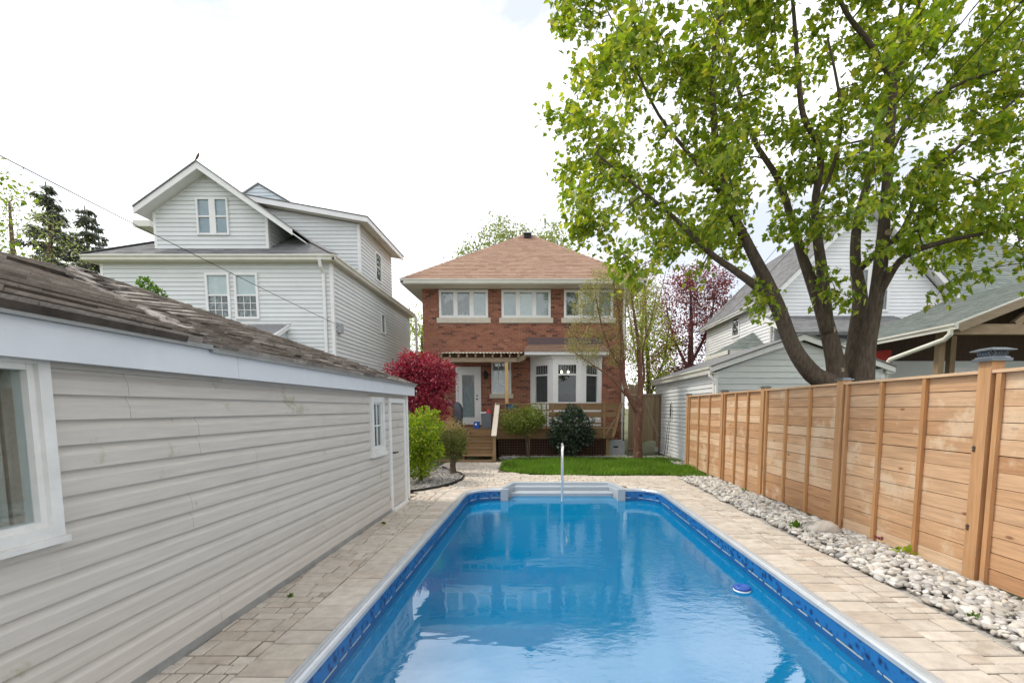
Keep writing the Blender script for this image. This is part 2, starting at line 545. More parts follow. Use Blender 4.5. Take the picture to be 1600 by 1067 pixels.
class Fr:
    """a surface frame: origin, u, v in the surface, n out of it"""
    def __init__(s, O, U, V, N):
        s.O, s.U, s.V, s.N = (np.array(a, float) for a in (O, U, V, N))
        s.flip = np.dot(np.cross(s.U, s.V), s.N) < 0
    def p(s, u, v, n=0):
        return tuple(s.O + s.U * u + s.V * v + s.N * n)
def front(y): return Fr((0, y, 0), (1, 0, 0), (0, 0, 1), (0, -1, 0))
def east(x): return Fr((x, 0, 0), (0, 1, 0), (0, 0, 1), (1, 0, 0))
def west(x): return Fr((x, 0, 0), (0, 1, 0), (0, 0, 1), (-1, 0, 0))
FLAT = Fr((0, 0, 0), (1, 0, 0), (0, 1, 0), (0, 0, 1))
def slope(a, b, c):
    """frame with u along a->b and v up the slope towards c"""
    a, b, c = (np.array(q, float) for q in (a, b, c))
    U = (b - a) / np.linalg.norm(b - a); w = c - a
    V = w - U * np.dot(w, U); V /= np.linalg.norm(V)
    N = np.cross(U, V)
    if N[2] < 0: N = -N
    return Fr(a, U, V, N)
def uv(fr, q):
    d = np.array(q, float) - fr.O
    return (float(np.dot(d, fr.U)), float(np.dot(d, fr.V)))

def fb(mb, fr, u0, u1, v0, v1, n0, n1):
    vs = [fr.p(*q) for q in ((u0, v0, n0), (u1, v0, n0), (u1, v1, n0), (u0, v1, n0), (u0, v0, n1), (u1, v0, n1), (u1, v1, n1), (u0, v1, n1))]
    fs = [(3, 2, 1, 0), (4, 5, 6, 7), (0, 1, 5, 4), (1, 2, 6, 5), (2, 3, 7, 6), (3, 0, 4, 7)]
    if fr.flip: fs = [q[::-1] for q in fs]
    return mb.add(vs, fs)

def clip_half(P, a, b, c):
    """keep a*x+b*y<=c"""
    out = []
    for i in range(len(P)):
        p, q = P[i], P[(i + 1) % len(P)]
        dp = a * p[0] + b * p[1] - c; dq = a * q[0] + b * q[1] - c
        if dp <= 0: out.append(p)
        if (dp < 0 < dq) or (dq < 0 < dp):
            t = dp / (dp - dq)
            out.append((p[0] + (q[0] - p[0]) * t, p[1] + (q[1] - p[1]) * t))
    return out
def clip(P, C):
    area = sum(C[i][0] * C[(i + 1) % len(C)][1] - C[(i + 1) % len(C)][0] * C[i][1] for i in range(len(C)))
    if area < 0: C = C[::-1]
    for i in range(len(C)):
        (x0, y0), (x1, y1) = C[i], C[(i + 1) % len(C)]
        P = clip_half(P, (y1 - y0), -(x1 - x0), (y1 - y0) * x0 - (x1 - x0) * y0)
        if len(P) < 3: return []
    return P
def area2(P):
    return abs(sum(P[i][0] * P[(i + 1) % len(P)][1] - P[(i + 1) % len(P)][0] * P[i][1] for i in range(len(P)))) / 2
def subtract(rects, holes):
    for h in holes:
        out = []
        for (a, b, c, d) in rects:
            if b <= h[0] or a >= h[1] or d <= h[2] or c >= h[3]:
                out.append((a, b, c, d)); continue
            if a < h[0]: out.append((a, h[0], c, d))
            if b > h[1]: out.append((h[1], b, c, d))
            m0, m1 = max(a, h[0]), min(b, h[1])
            if c < h[2]: out.append((m0, m1, c, h[2]))
            if d > h[3]: out.append((m0, m1, h[3], d))
        rects = out
    return rects
def rows(u0, u1, v0, v1, h, length, gap, rng, bond=None, holes=()):
    """courses of pieces: yields (polygon, v of the course bottom, v of its top)"""
    v = v0; i = 0
    while v < v1 - .01:
        u = u0 - (bond * (i % 2) if bond is not None else rng.random() * (length() if callable(length) else length))
        while u < u1:
            ln = length() if callable(length) else length
            a, b = max(u, u0), min(u + ln - gap, u1)
            if b - a > .015:
                for q in subtract([(a, b, v, v + h - gap)], holes):
                    if q[1] - q[0] > .012 and q[3] - q[2] > .012:
                        yield ([(q[0], q[2]), (q[1], q[2]), (q[1], q[3]), (q[0], q[3])], v, v + h)
            u += ln
        v += h; i += 1

CAMP = np.array((0, 0, 1.58))
def emit(name, pieces, fr, m, parent, n0=0, n1=.02, lap=None, jn=0, tilt=0, ch=0, nmax=300, rng=None, minarea=2e-4, back=False):
    """each piece a thin solid on the frame. lap: extra height at the course bottom (clapboard, shingle).
    The nmax that show largest become objects, the rest one joined part."""
    rng = rng or random.Random(1)
    items = []
    for P, v0, v1 in pieces:
        if len(P) < 3 or area2(P) < minarea: continue
        A = sum(P[i][0] * P[(i + 1) % len(P)][1] - P[(i + 1) % len(P)][0] * P[i][1] for i in range(len(P)))
        if A < 0: P = P[::-1]
        k = len(P)
        cu = sum(p[0] for p in P) / k; cv = sum(p[1] for p in P) / k
        dj = rng.uniform(-jn, jn); tu = rng.uniform(-tilt, tilt); tv = rng.uniform(-tilt, tilt)
        def hn(u, v):
            x = n1 + dj + tu * (u - cu) + tv * (v - cv)
            if lap: x += lap * (v1 - v) / max(v1 - v0, 1e-6)
            return x
        vs = [fr.p(u, v, n0) for u, v in P]
        if ch:
            vs += [fr.p(u, v, hn(u, v) - ch) for u, v in P]
            ins = [(u + (cu - u) * min(.4, ch / max(abs(cu - u), 1e-4)), v + (cv - v) * min(.4, ch / max(abs(cv - v), 1e-4))) for u, v in P]
            vs += [fr.p(u, v, hn(u, v)) for u, v in ins]
            R_ = 3
        else:
            vs += [fr.p(u, v, hn(u, v)) for u, v in P]
            R_ = 2
        fs = [tuple((R_ - 1) * k + i for i in range(k))]
        if back: fs.append(tuple(range(k))[::-1])
        for r in range(R_ - 1):
            for i in range(k):
                j = (i + 1) % k
                fs.append((r * k + i, r * k + j, (r + 1) * k + j, (r + 1) * k + i))
        if fr.flip: fs = [q[::-1] for q in fs]
        c = np.array(fr.p(cu, cv)); d = c - CAMP; dd = np.linalg.norm(d)
        key = area2(P) * abs(np.dot(fr.N, d)) / dd ** 3 if d[1] > .5 else 0
        items.append((key, vs, fs))
    items.sort(key=lambda t: -t[0])
    for key, vs, fs in items[:nmax]:
        mb = MB(); mb.v = vs; mb.f = fs
        part(name, mb, m, parent)
    if len(items) > nmax:
        mb = MB()
        for key, vs, fs in items[nmax:]:
            mb.add(vs, fs)
        part(name + ('s' if not name.endswith('s') else ''), mb, m, parent, kind='stuff')

def window(parent, fr, u0, u1, v0, v1, fw=.06, cols=1, meet=None, grid=None, proud=.05, back='blind', sill=None,
           fm='white_paint', mull=None, gm='glass', gridrows=None):
    """frame > panes, backing, sill; meet = height share of the meeting rail"""
    mb = MB()
    fb(mb, fr, u0, u0 + fw, v0, v1, 0, proud); fb(mb, fr, u1 - fw, u1, v0, v1, 0, proud)
    fb(mb, fr, u0 + fw, u1 - fw, v0, v0 + fw, 0, proud - .002); fb(mb, fr, u0 + fw, u1 - fw, v1 - fw, v1, 0, proud - .002)
    mw = mull or fw
    cw = (u1 - u0 - 2 * fw - (cols - 1) * mw) / cols
    panes = []
    for i in range(cols):
        a = u0 + fw + i * (cw + mw); b = a + cw
        if i < cols - 1: fb(mb, fr, b, b + mw, v0 + fw, v1 - fw, 0, proud - .004)
        c, d = v0 + fw, v1 - fw
        if meet:
            z = c + (d - c) * meet
            fb(mb, fr, a, b, z - .02, z + .02, 0, proud - .012)
            panes += [(a, b, c, z - .02), (a, b, z + .02, d)]
        else:
            panes.append((a, b, c, d))
    w = part('window', mb, fm, parent)
    for i, (a, b, c, d) in enumerate(panes):
        part('pane', fb(MB(), fr, a, b, c, d, .018, .022), gm, w)
        bk = back[i % len(back)] if isinstance(back, (list, tuple)) else back
        part('blind', fb(MB(), fr, a, b, c, d, .003, .008), bk, w)  # blind behind the glass, on some panes a painted tree reflection instead
        if grid and (not meet or gridrows is None or (i % 2) in gridrows):
            gx, gz = grid
            g = MB()
            for k in range(1, gx):
                x = a + (b - a) * k / gx; fb(g, fr, x - .008, x + .008, c, d, .023, .032)
            for k in range(1, gz):
                z = c + (d - c) * k / gz; fb(g, fr, a, b, z - .008, z + .008, .023, .030)
            part('glazing_bars', g, fm, w)
    if sill:
        h, ov, pr = sill[:3]
        part('sill', fb(MB(), fr, u0 - ov, u1 + ov, v0 - h, v0 - .001, 0, pr), sill[3] if len(sill) > 3 else fm, w)
    return w

def inpoly(x, y, P):
    r = False
    for i in range(len(P)):
        (x0, y0), (x1, y1) = P[i], P[i - 1]
        if (y0 > y) != (y1 > y) and x < (x1 - x0) * (y - y0) / (y1 - y0) + x0: r = not r
    return r

# ================================================================== SETTING: ground, pool, paving
rng = random.Random(7)
nr = np.random.default_rng(7)
def sheet(mb, x0, x1, y0, y1, z):
    return mb.add([(x0, y0, z), (x1, y0, z), (x1, y1, z), (x0, y1, z)], [(0, 1, 2, 3)])

g = MB()
hx0, hx1, hy0, hy1 = -1.55, 2.40, 1.12, 9.66
for a in ((-900, hx0, -300, 2500), (hx1, 900, -300, 2500), (hx0, hx1, -300, hy0), (hx0, hx1, hy1, 2500)):
    sheet(g, *a, -.03)
struct('ground', g, 'soil', 'earthy green ground stretching beyond the houses')

PX0, PX1, PY0, PY1, PR = -1.48, 2.33, 1.2, 8.9, .6
def arc(cx, cy, r, a0, a1, n=10):
    return [(cx + r * math.cos(R(a0 + (a1 - a0) * i / n)), cy + r * math.sin(R(a0 + (a1 - a0) * i / n))) for i in range(n + 1)]
def paths(i):
    x0, x1, y0, y1, r = PX0 + i, PX1 - i, PY0 + i, PY1 - i, PR - i
    cl, cr, cy = PX0 + PR, PX1 - PR, PY1 - PR
    return dict(left=[(x0, y0), (x0, cy)], arc_left=arc(cl, cy, r, 180, 90), far_left=[(cl, y1), (-.76, y1)],
                bump=[(-.76 + i * .9, y1), (-.76 + i * .9, 8.9), (-.58 + i * .8, 9.62 - i), (1.42 - i * .8, 9.62 - i), (1.60 - i * .9, 8.9), (1.60 - i * .9, y1)],
                far_right=[(1.60, y1), (cr, y1)], arc_right=arc(cr, cy, r, 90, 0), right=[(x1, cy), (x1, y0)], near=[(x1, y0), (x0, y0)])
def outline(i, bump=True):
    p = paths(i); out = []
    for k in ('left', 'arc_left', 'far_left', 'bump', 'far_right', 'arc_right', 'right'):
        if k == 'bump' and not bump: continue
        for q in p[k]:
            if not out or math.dist(q, out[-1]) > 1e-5: out.append(q)
    return out
def sweep(pts, prof, m0=None, m1=None):
    """profile (inward offset, z) along a 2-D path; inside lies to the right of travel"""
    n = len(pts); vs = []; k = len(prof)
    for i in range(n):
        a = np.array(pts[max(i - 1, 0)]); b = np.array(pts[i]); c = np.array(pts[min(i + 1, n - 1)])
        d1 = (b - a) if i > 0 else (c - b); d2 = (c - b) if i < n - 1 else (b - a)
        d1 = d1 / np.linalg.norm(d1); d2 = d2 / np.linalg.norm(d2)
        t = d1 + d2; t = t / np.linalg.norm(t)
        nn = np.array((t[1], -t[0])) / max(.5, np.dot(t, d1))
        for o, z in prof:
            q = b + nn * o
            vs.append((q[0], q[1], z))
    fs = []
    for i in range(n - 1):
        for j in range(k - 1):
            fs.append((i * k + j, (i + 1) * k + j, (i + 1) * k + j + 1, i * k + j + 1))
    mb = MB(); mb.add(vs, fs)
    return mb

pool = thing('swimming_pool', 'long in-ground pool with blue patterned liner and silver coping between the paved strips', 'swimming pool', (.42, 5, 0))
COP = [(-.004, -.03), (-.004, .010), (.006, .017), (.026, .018), (.028, .012), (.034, .012), (.036, .018), (.052, .017), (.054, .010),
       (.060, .010), (.063, .015), (.080, .010), (.092, -.004), (.092, -.035)]
P0 = paths(0)
for k in ('left', 'arc_left', 'far_left', 'far_right', 'arc_right', 'right', 'near'):
    pts = P0[k]
    if k in ('left', 'right'):                       # three extrusions butted end to end
        (xa, ya), (xb, yb) = pts
        for q in range(3):
            a = ya + (yb - ya) * q / 3; b = ya + (yb - ya) * (q + 1) / 3
            e = .0015 if b > a else -.0015
            part('coping_section', sweep([(xa, a + e), (xa, b - e)], COP), 'coping', pool)
    else:
        part('coping_section', sweep(pts, COP), 'coping', pool, smooth=False)
LW = [(.088, -.012), (.088, -.2), (.088, -1.25)]
for k in ('left', 'arc_left', 'far_left', 'far_right', 'arc_right', 'right', 'near'):
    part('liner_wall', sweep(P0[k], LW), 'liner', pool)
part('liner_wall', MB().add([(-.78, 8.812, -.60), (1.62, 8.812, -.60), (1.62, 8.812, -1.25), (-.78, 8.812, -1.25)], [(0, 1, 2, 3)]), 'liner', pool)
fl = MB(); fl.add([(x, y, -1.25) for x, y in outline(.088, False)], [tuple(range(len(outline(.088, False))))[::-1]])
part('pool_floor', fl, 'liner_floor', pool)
# entry steps, one moulded grey unit
def sl(y, ins=0): return -.76 + (y - 8.9) * .25 + ins
def sr(y, ins=0): return 1.60 - (y - 8.9) * .25 - ins
su = MB()
rim = [(-.76, 8.86), (-.76, 8.9), (-.58, 9.62), (1.42, 9.62), (1.60, 8.9), (1.60, 8.86)]
steps = part('step_rim', sweep(rim, [(-.075, -.02), (-.075, .008), (-.06, .014), (-.01, .014), (.012, .004), (.018, -.05), (.03, -.06), (.03, -1.2)]), 'fibreglass', pool)
for i, (ya, yb, z, ins) in enumerate([(9.49, 9.60, -.052, .028), (9.27, 9.492, -.145, .034), (9.05, 9.272, -.262, .040), (8.83, 9.052, -.56, .046)]):
    e = .018
    pr = [(sl(ya, ins), ya), (sr(ya, ins), ya), (sr(yb, ins), yb), (sl(yb, ins), yb)]
    lo = [(x, y, -1.24) for x, y in pr]; mi = [(x, y, z - e) for x, y in pr]
    tp = [(x + (e if j in (0, 3) else -e) * .6, y + (e if j in (0, 1) else 0), z) for j, (x, y) in enumerate(pr)]
    mb = MB(); vs = lo + mi + tp; fs = [(8, 9, 10, 11)]
    for r in (0, 4):
        for j in range(4):
            fs.append((r + j, r + (j + 1) % 4, r + (j + 1) % 4 + 4, r + j + 4))
    mb.add(vs, fs)
    part('step_tread', mb, 'fibreglass', steps)
for x0, x1 in ((-.80, -.655), (1.495, 1.64)):
    mb = MB()
    mb.box(x0, x1, 8.78, 8.90, -1.2, .004)
    mb.box(x0 + .01, x1 - .01, 8.774, 8.78, -.33, -.02)
    part('step_pillar', mb, 'fibreglass', steps)
mb = MB(); ol = outline(.0885)[::-1]; k = len(ol)
mb.add([(x, y, -.22) for x, y in ol] + [(x, y, -1.247) for x, y in ol], [tuple(range(k)), tuple(range(k, 2 * k))[::-1]] + [(i, k + i, k + (i + 1) % k, (i + 1) % k) for i in range(k)])
struct('water', mb, 'water', 'still blue pool water reflecting the house and bright sky')

# handrail over the steps, seen end on
mb = MB()
pts = [(.404, 8.74, -.5), (.404, 8.74, .64)] + [(.404 + .02 * (1 - math.cos(a)), 8.74 + .19 * (1 - math.cos(a)), .64 + .19 * math.sin(a)) for a in np.linspace(.2, math.pi / 2, 6)]
pts += [(.436, 9.30, .83)] + [(.440 + .004 * math.sin(a), 9.62 + .17 * math.sin(a), .66 + .17 * math.cos(a)) for a in np.linspace(.1, math.pi / 2, 6)] + [(.446, 9.79, .0)]
mb.tube(pts, .024, 12)
hr = part('pool_handrail', mb, 'chrome', None, True)
tag(hr, 'polished steel handrail rising over the grey pool steps', 'handrail')
part('escutcheon', MB().lathe((.446, 9.79, -.002), [(.06, 0), (.06, .012), (.045, .024), (.026, .026)], 20), 'chrome', hr, True)

# floating dispenser
fd = thing('chlorine_floater', 'round blue and white dispenser floating in the pool near the fence side', 'pool floater', (2.0, 4.40, -.22))
part('float_ring', MB().lathe((2.0, 4.40, -.235), [(.070, 0), (.083, .008), (.083, .018), (.076, .026), (.030, .027)], 28), 'white_plastic', fd, True)
part('float_top', MB().lathe((2.0, 4.40, -.209), [(.079, .001), (.083, .006), (.083, .020), (.074, .028), (.034, .029), (.030, .020), (.018, .020)], 28), 'blue_plastic', fd, True)
part('float_stem', MB().lathe((2.0, 4.40, -.275), [(.035, 0), (.040, .01), (.040, .04)], 16), 'blue_plastic', fd, True)
rf = thing('return_fitting', 'small white round return nozzle on the pool wall below the water', 'pool fitting', (2.24, 3.2, -.33))
part('flange', MB().add([(2.232, 3.2 + .036 * math.cos(a), -.33 + .036 * math.sin(a)) for a in np.linspace(0, 2 * math.pi, 17)[:-1]] +
                        [(2.218, 3.2 + .030 * math.cos(a), -.33 + .030 * math.sin(a)) for a in np.linspace(0, 2 * math.pi, 17)[:-1]],
                        [tuple(range(16, 32))] + [(i, (i + 1) % 16, 16 + (i + 1) % 16, 16 + i) for i in range(16)]), 'white_plastic', rf)

# paved surround
patio = bpy.data.objects.new('patio', None); patio['kind'] = 'structure'; patio['label'] = 'beige concrete paver patio around the pool'
link(patio)
def ring_pts(off): return outline(-off, False)
a = outline(0.0, True); ring = MB(); k = len(a); cx, cy = .42, 5.0
bo = []
for (x, y) in a:
    dx, dy = x - .42, y - 5.0
    if y < 8.0: bo.append((x + math.copysign(.6, dx), y))
    else:
        d = math.hypot(x - .42, y - 7.5); bo.append((x + (x - .42) / d * .8, y + (y - 7.5) / d * .8))
ring.add([(x, y, -.010) for x, y in a] + [(x, y, -.010) for x, y in bo], [(i, i + 1, k + i + 1, k + i) for i in range(k - 1)])
part('paving_bed', ring, 'sand', patio)
bs = MB()
sheet(bs, -2.36, -1.95, -1.2, 8.2, -.0145); sheet(bs, 2.80, 3.16, -1.2, 8.2, -.0145); sheet(bs, -2.9, 3.6, 9.68, 13.7, -.0145); sheet(bs, -2.9, -.85, 9.0, 9.68, -.0145); sheet(bs, 1.7, 3.6, 9.0, 9.68, -.0145)
sheet(bs, -2.36, 3.16, -1.2, 1.19, -.0145)
sheet(bs, -2.9, -1.6, 8.2, 9.0, -.0145); sheet(bs, 2.5, 3.6, 8.2, 9.0, -.0145)
part('paving_bed', bs, 'sand', patio)

LAWN = [(-1.08, 11.75), (-.85, 11.25), (-.35, 10.92), (.4, 10.76), (1.6, 10.70), (2.9, 10.70), (3.45, 10.55), (3.88, 10.30), (3.92, 12.3), (4.1, 13.2), (3.6, 14.15), (-.8, 14.10), (-1.12, 13.2)]
BED = [(-3.0, 8.15), (-2.33, 8.62), (-2.08, 8.95), (-1.88, 9.4), (-1.76, 9.95), (-1.80, 10.5), (-1.98, 10.95), (-2.3, 11.4), (-2.65, 12.1), (-4.6, 12.8), (-4.8, 8.1)]
pieces = []
# soldier course along the coping
def soldier(side):
    y = 1.2
    while y < 8.29:
        h = rng.choice((.185, .20, .20, .215))
        b = min(y + h, 8.3)
        g_ = .011
        if side < 0: q = [(PX0 - .335, y), (PX0 - .006, y), (PX0 - .006, b - g_), (PX0 - .335, b - g_)]
        else: q = [(PX1 + .006, y), (PX1 + .335, y), (PX1 + .335, b - g_), (PX1 + .006, b - g_)]
        pieces.append((q, y, b)); y = b
soldier(-1); soldier(1)
for cxa, a0, a1 in ((PX0 + PR, 180, 90), (PX1 - PR, 90, 0)):
    n = 6
    for i in range(n):
        t0 = R(a0 + (a1 - a0) * i / n + (-.3)); t1 = R(a0 + (a1 - a0) * (i + 1) / n + .3)
        q = [(cxa + r * math.cos(t), PY1 - PR + r * math.sin(t)) for r, t in ((PR + .006, t0), (PR + .335, t0), (PR + .335, t1), (PR + .006, t1))]
        pieces.append((q, 0, 1))
def field():
    y = .6
    while y < 13.6:
        h = rng.choice((.10, .14, .185, .185, .20))
        x = -2.32 - rng.random() * .2 if y < 8.2 else -2.8
        while x < 3.6:
            w = rng.choice((.10, .14, .20, .20, .235, .28)); g_ = .011
            P = [(x, y), (x + w - g_, y), (x + w - g_, y + h - g_), (x, y + h - g_)]
            mx, my = x + w / 2, y + h / 2
            x += w
            # keep clear of coping and soldier course
            if my < 8.3:
                if mx < .4: P = clip_half(P, 1, 0, PX0 - .343)
                else: P = clip_half(P, -1, 0, -(PX1 + .343))
                if my < 8.25:
                    P = clip_half(P, -1, 0, 2.298) if len(P) > 2 else P
            else:
                for cc, s in ((PX0 + PR, -1), (PX1 - PR, 1)):
                    if (mx - cc) * s > 0 and len(P) > 2:
                        an = math.atan2(my - 8.3, mx - cc); ux, uy = math.cos(an), math.sin(an)
                        P = clip_half(P, -ux, -uy, -(ux * cc + uy * 8.3 + PR + .343))
                if PX0 + PR <= mx <= PX1 - PR:
                    if mx < -.66 and my < 9.66: P = clip_half(P, 1, -.25, -.84 - 8.9 * .25); P = clip_half(P, 0, -1, -8.92) if len(P) > 2 else P
                    elif mx > 1.50 and my < 9.66: P = clip_half(P, -1, -.25, -1.68 - 8.9 * .25); P = clip_half(P, 0, -1, -8.92) if len(P) > 2 else P
                    else: P = clip_half(P, 0, -1, -9.70)
            if len(P) < 3: continue
            mx = sum(p[0] for p in P) / len(P); my = sum(p[1] for p in P) / len(P)
            if my < 9.6 and mx > 2.5: P = clip_half(P, 1, 0, 3.10)
            if len(P) < 3: continue
            mx = sum(p[0] for p in P) / len(P); my = sum(p[1] for p in P) / len(P)
            if inpoly(mx, my, LAWN) or inpoly(mx, my, BED): continue
            if my > 8.2 and mx < -2.45 and my < 11.5: continue
            if my > 10.6 and (mx > 3.3): continue
            if my > 11.2 and mx > -1.0: continue
            if my > 13.35 : continue
            if mx > 3.25: continue
            pieces.append((P, y, y + h))
        y += h
field()
emit('paver', pieces, FLAT, 'paver', patio, n0=-.03, n1=.002, jn=.004, tilt=.010, ch=.007, nmax=300, rng=rng)

# lawn
mb = MB(); mb.add([(x, y, .006) for x, y in LAWN], [tuple(range(len(LAWN)))])
struct('lawn', mb, 'lawn_soil', 'small patch of green lawn between pool patio and deck')
pts = []
while len(pts) < 46000:
    x, y = rng.uniform(-1.15, 4.1), rng.uniform(10.25, 14.2)
    if inpoly(x, y, LAWN): pts.append((x, y))
pts = np.array(pts); n = len(pts)
hh = nr.uniform(.04, .12, n) * (1 + .5 * np.sin(pts[:, 0] * 2.1) * np.sin(pts[:, 1] * 3.3 + 1))
an = nr.uniform(0, 2 * np.pi, n); wd = nr.uniform(.005, .010, n)
lean = nr.normal(0, .038, (n, 2))
V = np.zeros((n, 3, 3), np.float32)
V[:, 0, 0] = pts[:, 0] - np.cos(an) * wd; V[:, 0, 1] = pts[:, 1] - np.sin(an) * wd
V[:, 1, 0] = pts[:, 0] + np.cos(an) * wd; V[:, 1, 1] = pts[:, 1] + np.sin(an) * wd
V[:, :2, 2] = .004
V[:, 2, :2] = pts + lean; V[:, 2, 2] = .006 + hh
go = bpy.data.objects.new('grass', npmesh('grass', V.reshape(-1, 3), np.arange(3 * n).reshape(-1, 3), 'grass_blade'))
go['kind'] = 'stuff'; go['label'] = 'bright green mown grass of the small lawn'; link(go)

# planting bed with black edging
mb = MB(); mb.add([(x, y, .012) for x, y in BED], [tuple(range(len(BED)))])
struct('planting_bed', mb, 'mulch', 'grey mulch planting bed beside the garage corner')
ed = part('bed_edging', sweep(BED[0:9], [(-.012, -.02), (-.012, .045), (.006, .05), (.012, .04), (.012, -.02)]), 'edging')
tag(ed, 'low black edging strip curving round the planting bed', 'garden edging')

# stones
def ico(sub):
    import bmesh
    bm = bmesh.new(); bmesh.ops.create_icosphere(bm, subdivisions=sub, radius=1)
    v = np.array([q.co[:] for q in bm.verts]); f = np.array([[q.index for q in p.verts] for p in bm.faces]); bm.free()
    return v, f
IV, IF = ico(2)
def rotz_tilt(n, rg, tilt=.5):
    a = rg.uniform(0, 2 * np.pi, n); b = rg.normal(0, tilt, n); c = rg.uniform(0, 2 * np.pi, n)
    out = np.zeros((n, 3, 3))
    ca, sa, cb, sb = np.cos(a), np.sin(a), np.cos(b), np.sin(b)
    Rz = np.zeros((n, 3, 3)); Rz[:, 0, 0] = ca; Rz[:, 0, 1] = -sa; Rz[:, 1, 0] = sa; Rz[:, 1, 1] = ca; Rz[:, 2, 2] = 1
    Rx = np.zeros((n, 3, 3)); Rx[:, 0, 0] = 1; Rx[:, 1, 1] = cb; Rx[:, 1, 2] = -sb; Rx[:, 2, 1] = sb; Rx[:, 2, 2] = cb
    cc, sc_ = np.cos(c), np.sin(c)
    R2 = np.zeros((n, 3, 3)); R2[:, 0, 0] = cc; R2[:, 0, 1] = -sc_; R2[:, 1, 0] = sc_; R2[:, 1, 1] = cc; R2[:, 2, 2] = 1
    return R2 @ Rx @ Rz
def stone_field(name, m, pos, size, parent, nobj, flat=.55):
    n = len(pos)
    sc3 = np.stack([size * nr.uniform(.85, 1.35, n), size * nr.uniform(.65, .95, n), size * nr.uniform(flat - .12, flat + .15, n)], 1)
    Rm = rotz_tilt(n, nr, .35)
    d = np.linalg.norm(pos - CAMP, axis=1); key = np.argsort(-size / d)
    lumps = [IV * (1 + .16 * np.sin(IV @ nr.normal(0, 2.2, 3) + q)[:, None] + .07 * nr.normal(0, 1, (len(IV), 1))) for q in range(12)]
    if nobj:
        ms = [npmesh(name, L_, IF, m, True) for L_ in lumps]
        for i in key[:nobj]:
            o = bpy.data.objects.new(name, ms[i % 12])
            M4 = Matrix([list(Rm[i][r] * sc3[i]) + [pos[i][r]] for r in range(3)] + [[0, 0, 0, 1]])
            o.matrix_basis = M4
            link(o, parent)
    rest = key[nobj:]
    V = np.zeros((len(rest), len(IV), 3), np.float32)
    for j, i in enumerate(rest):
        V[j] = (lumps[i % 12] * sc3[i]) @ Rm[i].T + pos[i]
    F = (IF[None] + (np.arange(len(rest)) * len(IV))[:, None, None]).reshape(-1, 3)
    o = bpy.data.objects.new(name + 's', npmesh(name + 's', V.reshape(-1, 3), F, m, True)); o['kind'] = 'stuff'
    link(o, parent)

bedr = MB(); sheet(bedr, 3.104, 3.97, .5, 10.25, -.008)
mat('grit', (.36, .34, .31), .9, .35, 40, .5, 90)
gb = struct('gravel_bed', bedr, 'grit', 'strip of pale river stones along the wooden fence')
def edge_x(y): return 3.12 + .03 * np.sin(y * 2.3) + .02 * np.sin(y * 7.1)
N1 = 5600
y = 1.9 + 8.3 * nr.random(N1) ** 1.12
x = edge_x(y) + nr.random(N1) * (3.90 - edge_x(y))
sz = np.clip(nr.lognormal(math.log(.0265), .32, N1), .013, .056)
hump = np.sin(np.clip((x - 3.08) / .85, 0, 1) * np.pi) * .03
lay = nr.random(N1)
pos = np.stack([x, y, .004 + sz * .25 + hump * .8 + lay * .025], 1)
stone_field('pebble', 'pebble', pos, sz, gb, 300)
# finer chips in front of the deck and by the neighbour's wall
cb = MB(); sheet(cb, -1.3, 4.3, 14.08, 14.75, -.006); sheet(cb, 3.85, 4.3, 12.35, 14.08, -.006)
cbo = struct('gravel_strip', cb, 'chip', 'narrow grey gravel strip between lawn and deck lattice')
N2 = 1500
y = nr.uniform(14.1, 14.7, N2); x = nr.uniform(-1.3, 4.2, N2)
k = N2 // 3; x[:k] = nr.uniform(3.75, 4.2, k); y[:k] = nr.uniform(12.3, 14.3, k)
sz = nr.uniform(.018, .04, N2)
stone_field('chip', 'chip', np.stack([x, y, .01 + sz * .4 + nr.random(N2) * .03], 1), sz, cbo, 0)
N3 = 1100
pp = []
while len(pp) < N3:
    q = (rng.uniform(-2.7, -1.78), rng.uniform(8.3, 11.6))
    if inpoly(*q, BED): pp.append((*q, rng.uniform(.012, .03)))
pp = np.array(pp)
stone_field('mulch_chip', 'chip', pp, nr.uniform(.010, .024, N3), bpy.data.objects['planting_bed'], 0)

bv, bf = ico(3)
bl = bv * (1 + .10 * np.sin(bv @ np.array((2.3, 1.1, .7)) * 1.7)[:, None] + .05 * np.sin(bv @ np.array((-3.1, 4.2, 2.7)) * 2)[:, None])
bo_ = bpy.data.objects.new('boulder', npmesh('boulder', bl * np.array((.19, .13, .10)) + np.array((3.52, 5.58, .085)), bf, 'boulder', True))
link(tag(bo_, 'rounded pale boulder lying on the river stones by the fence', 'boulder'))

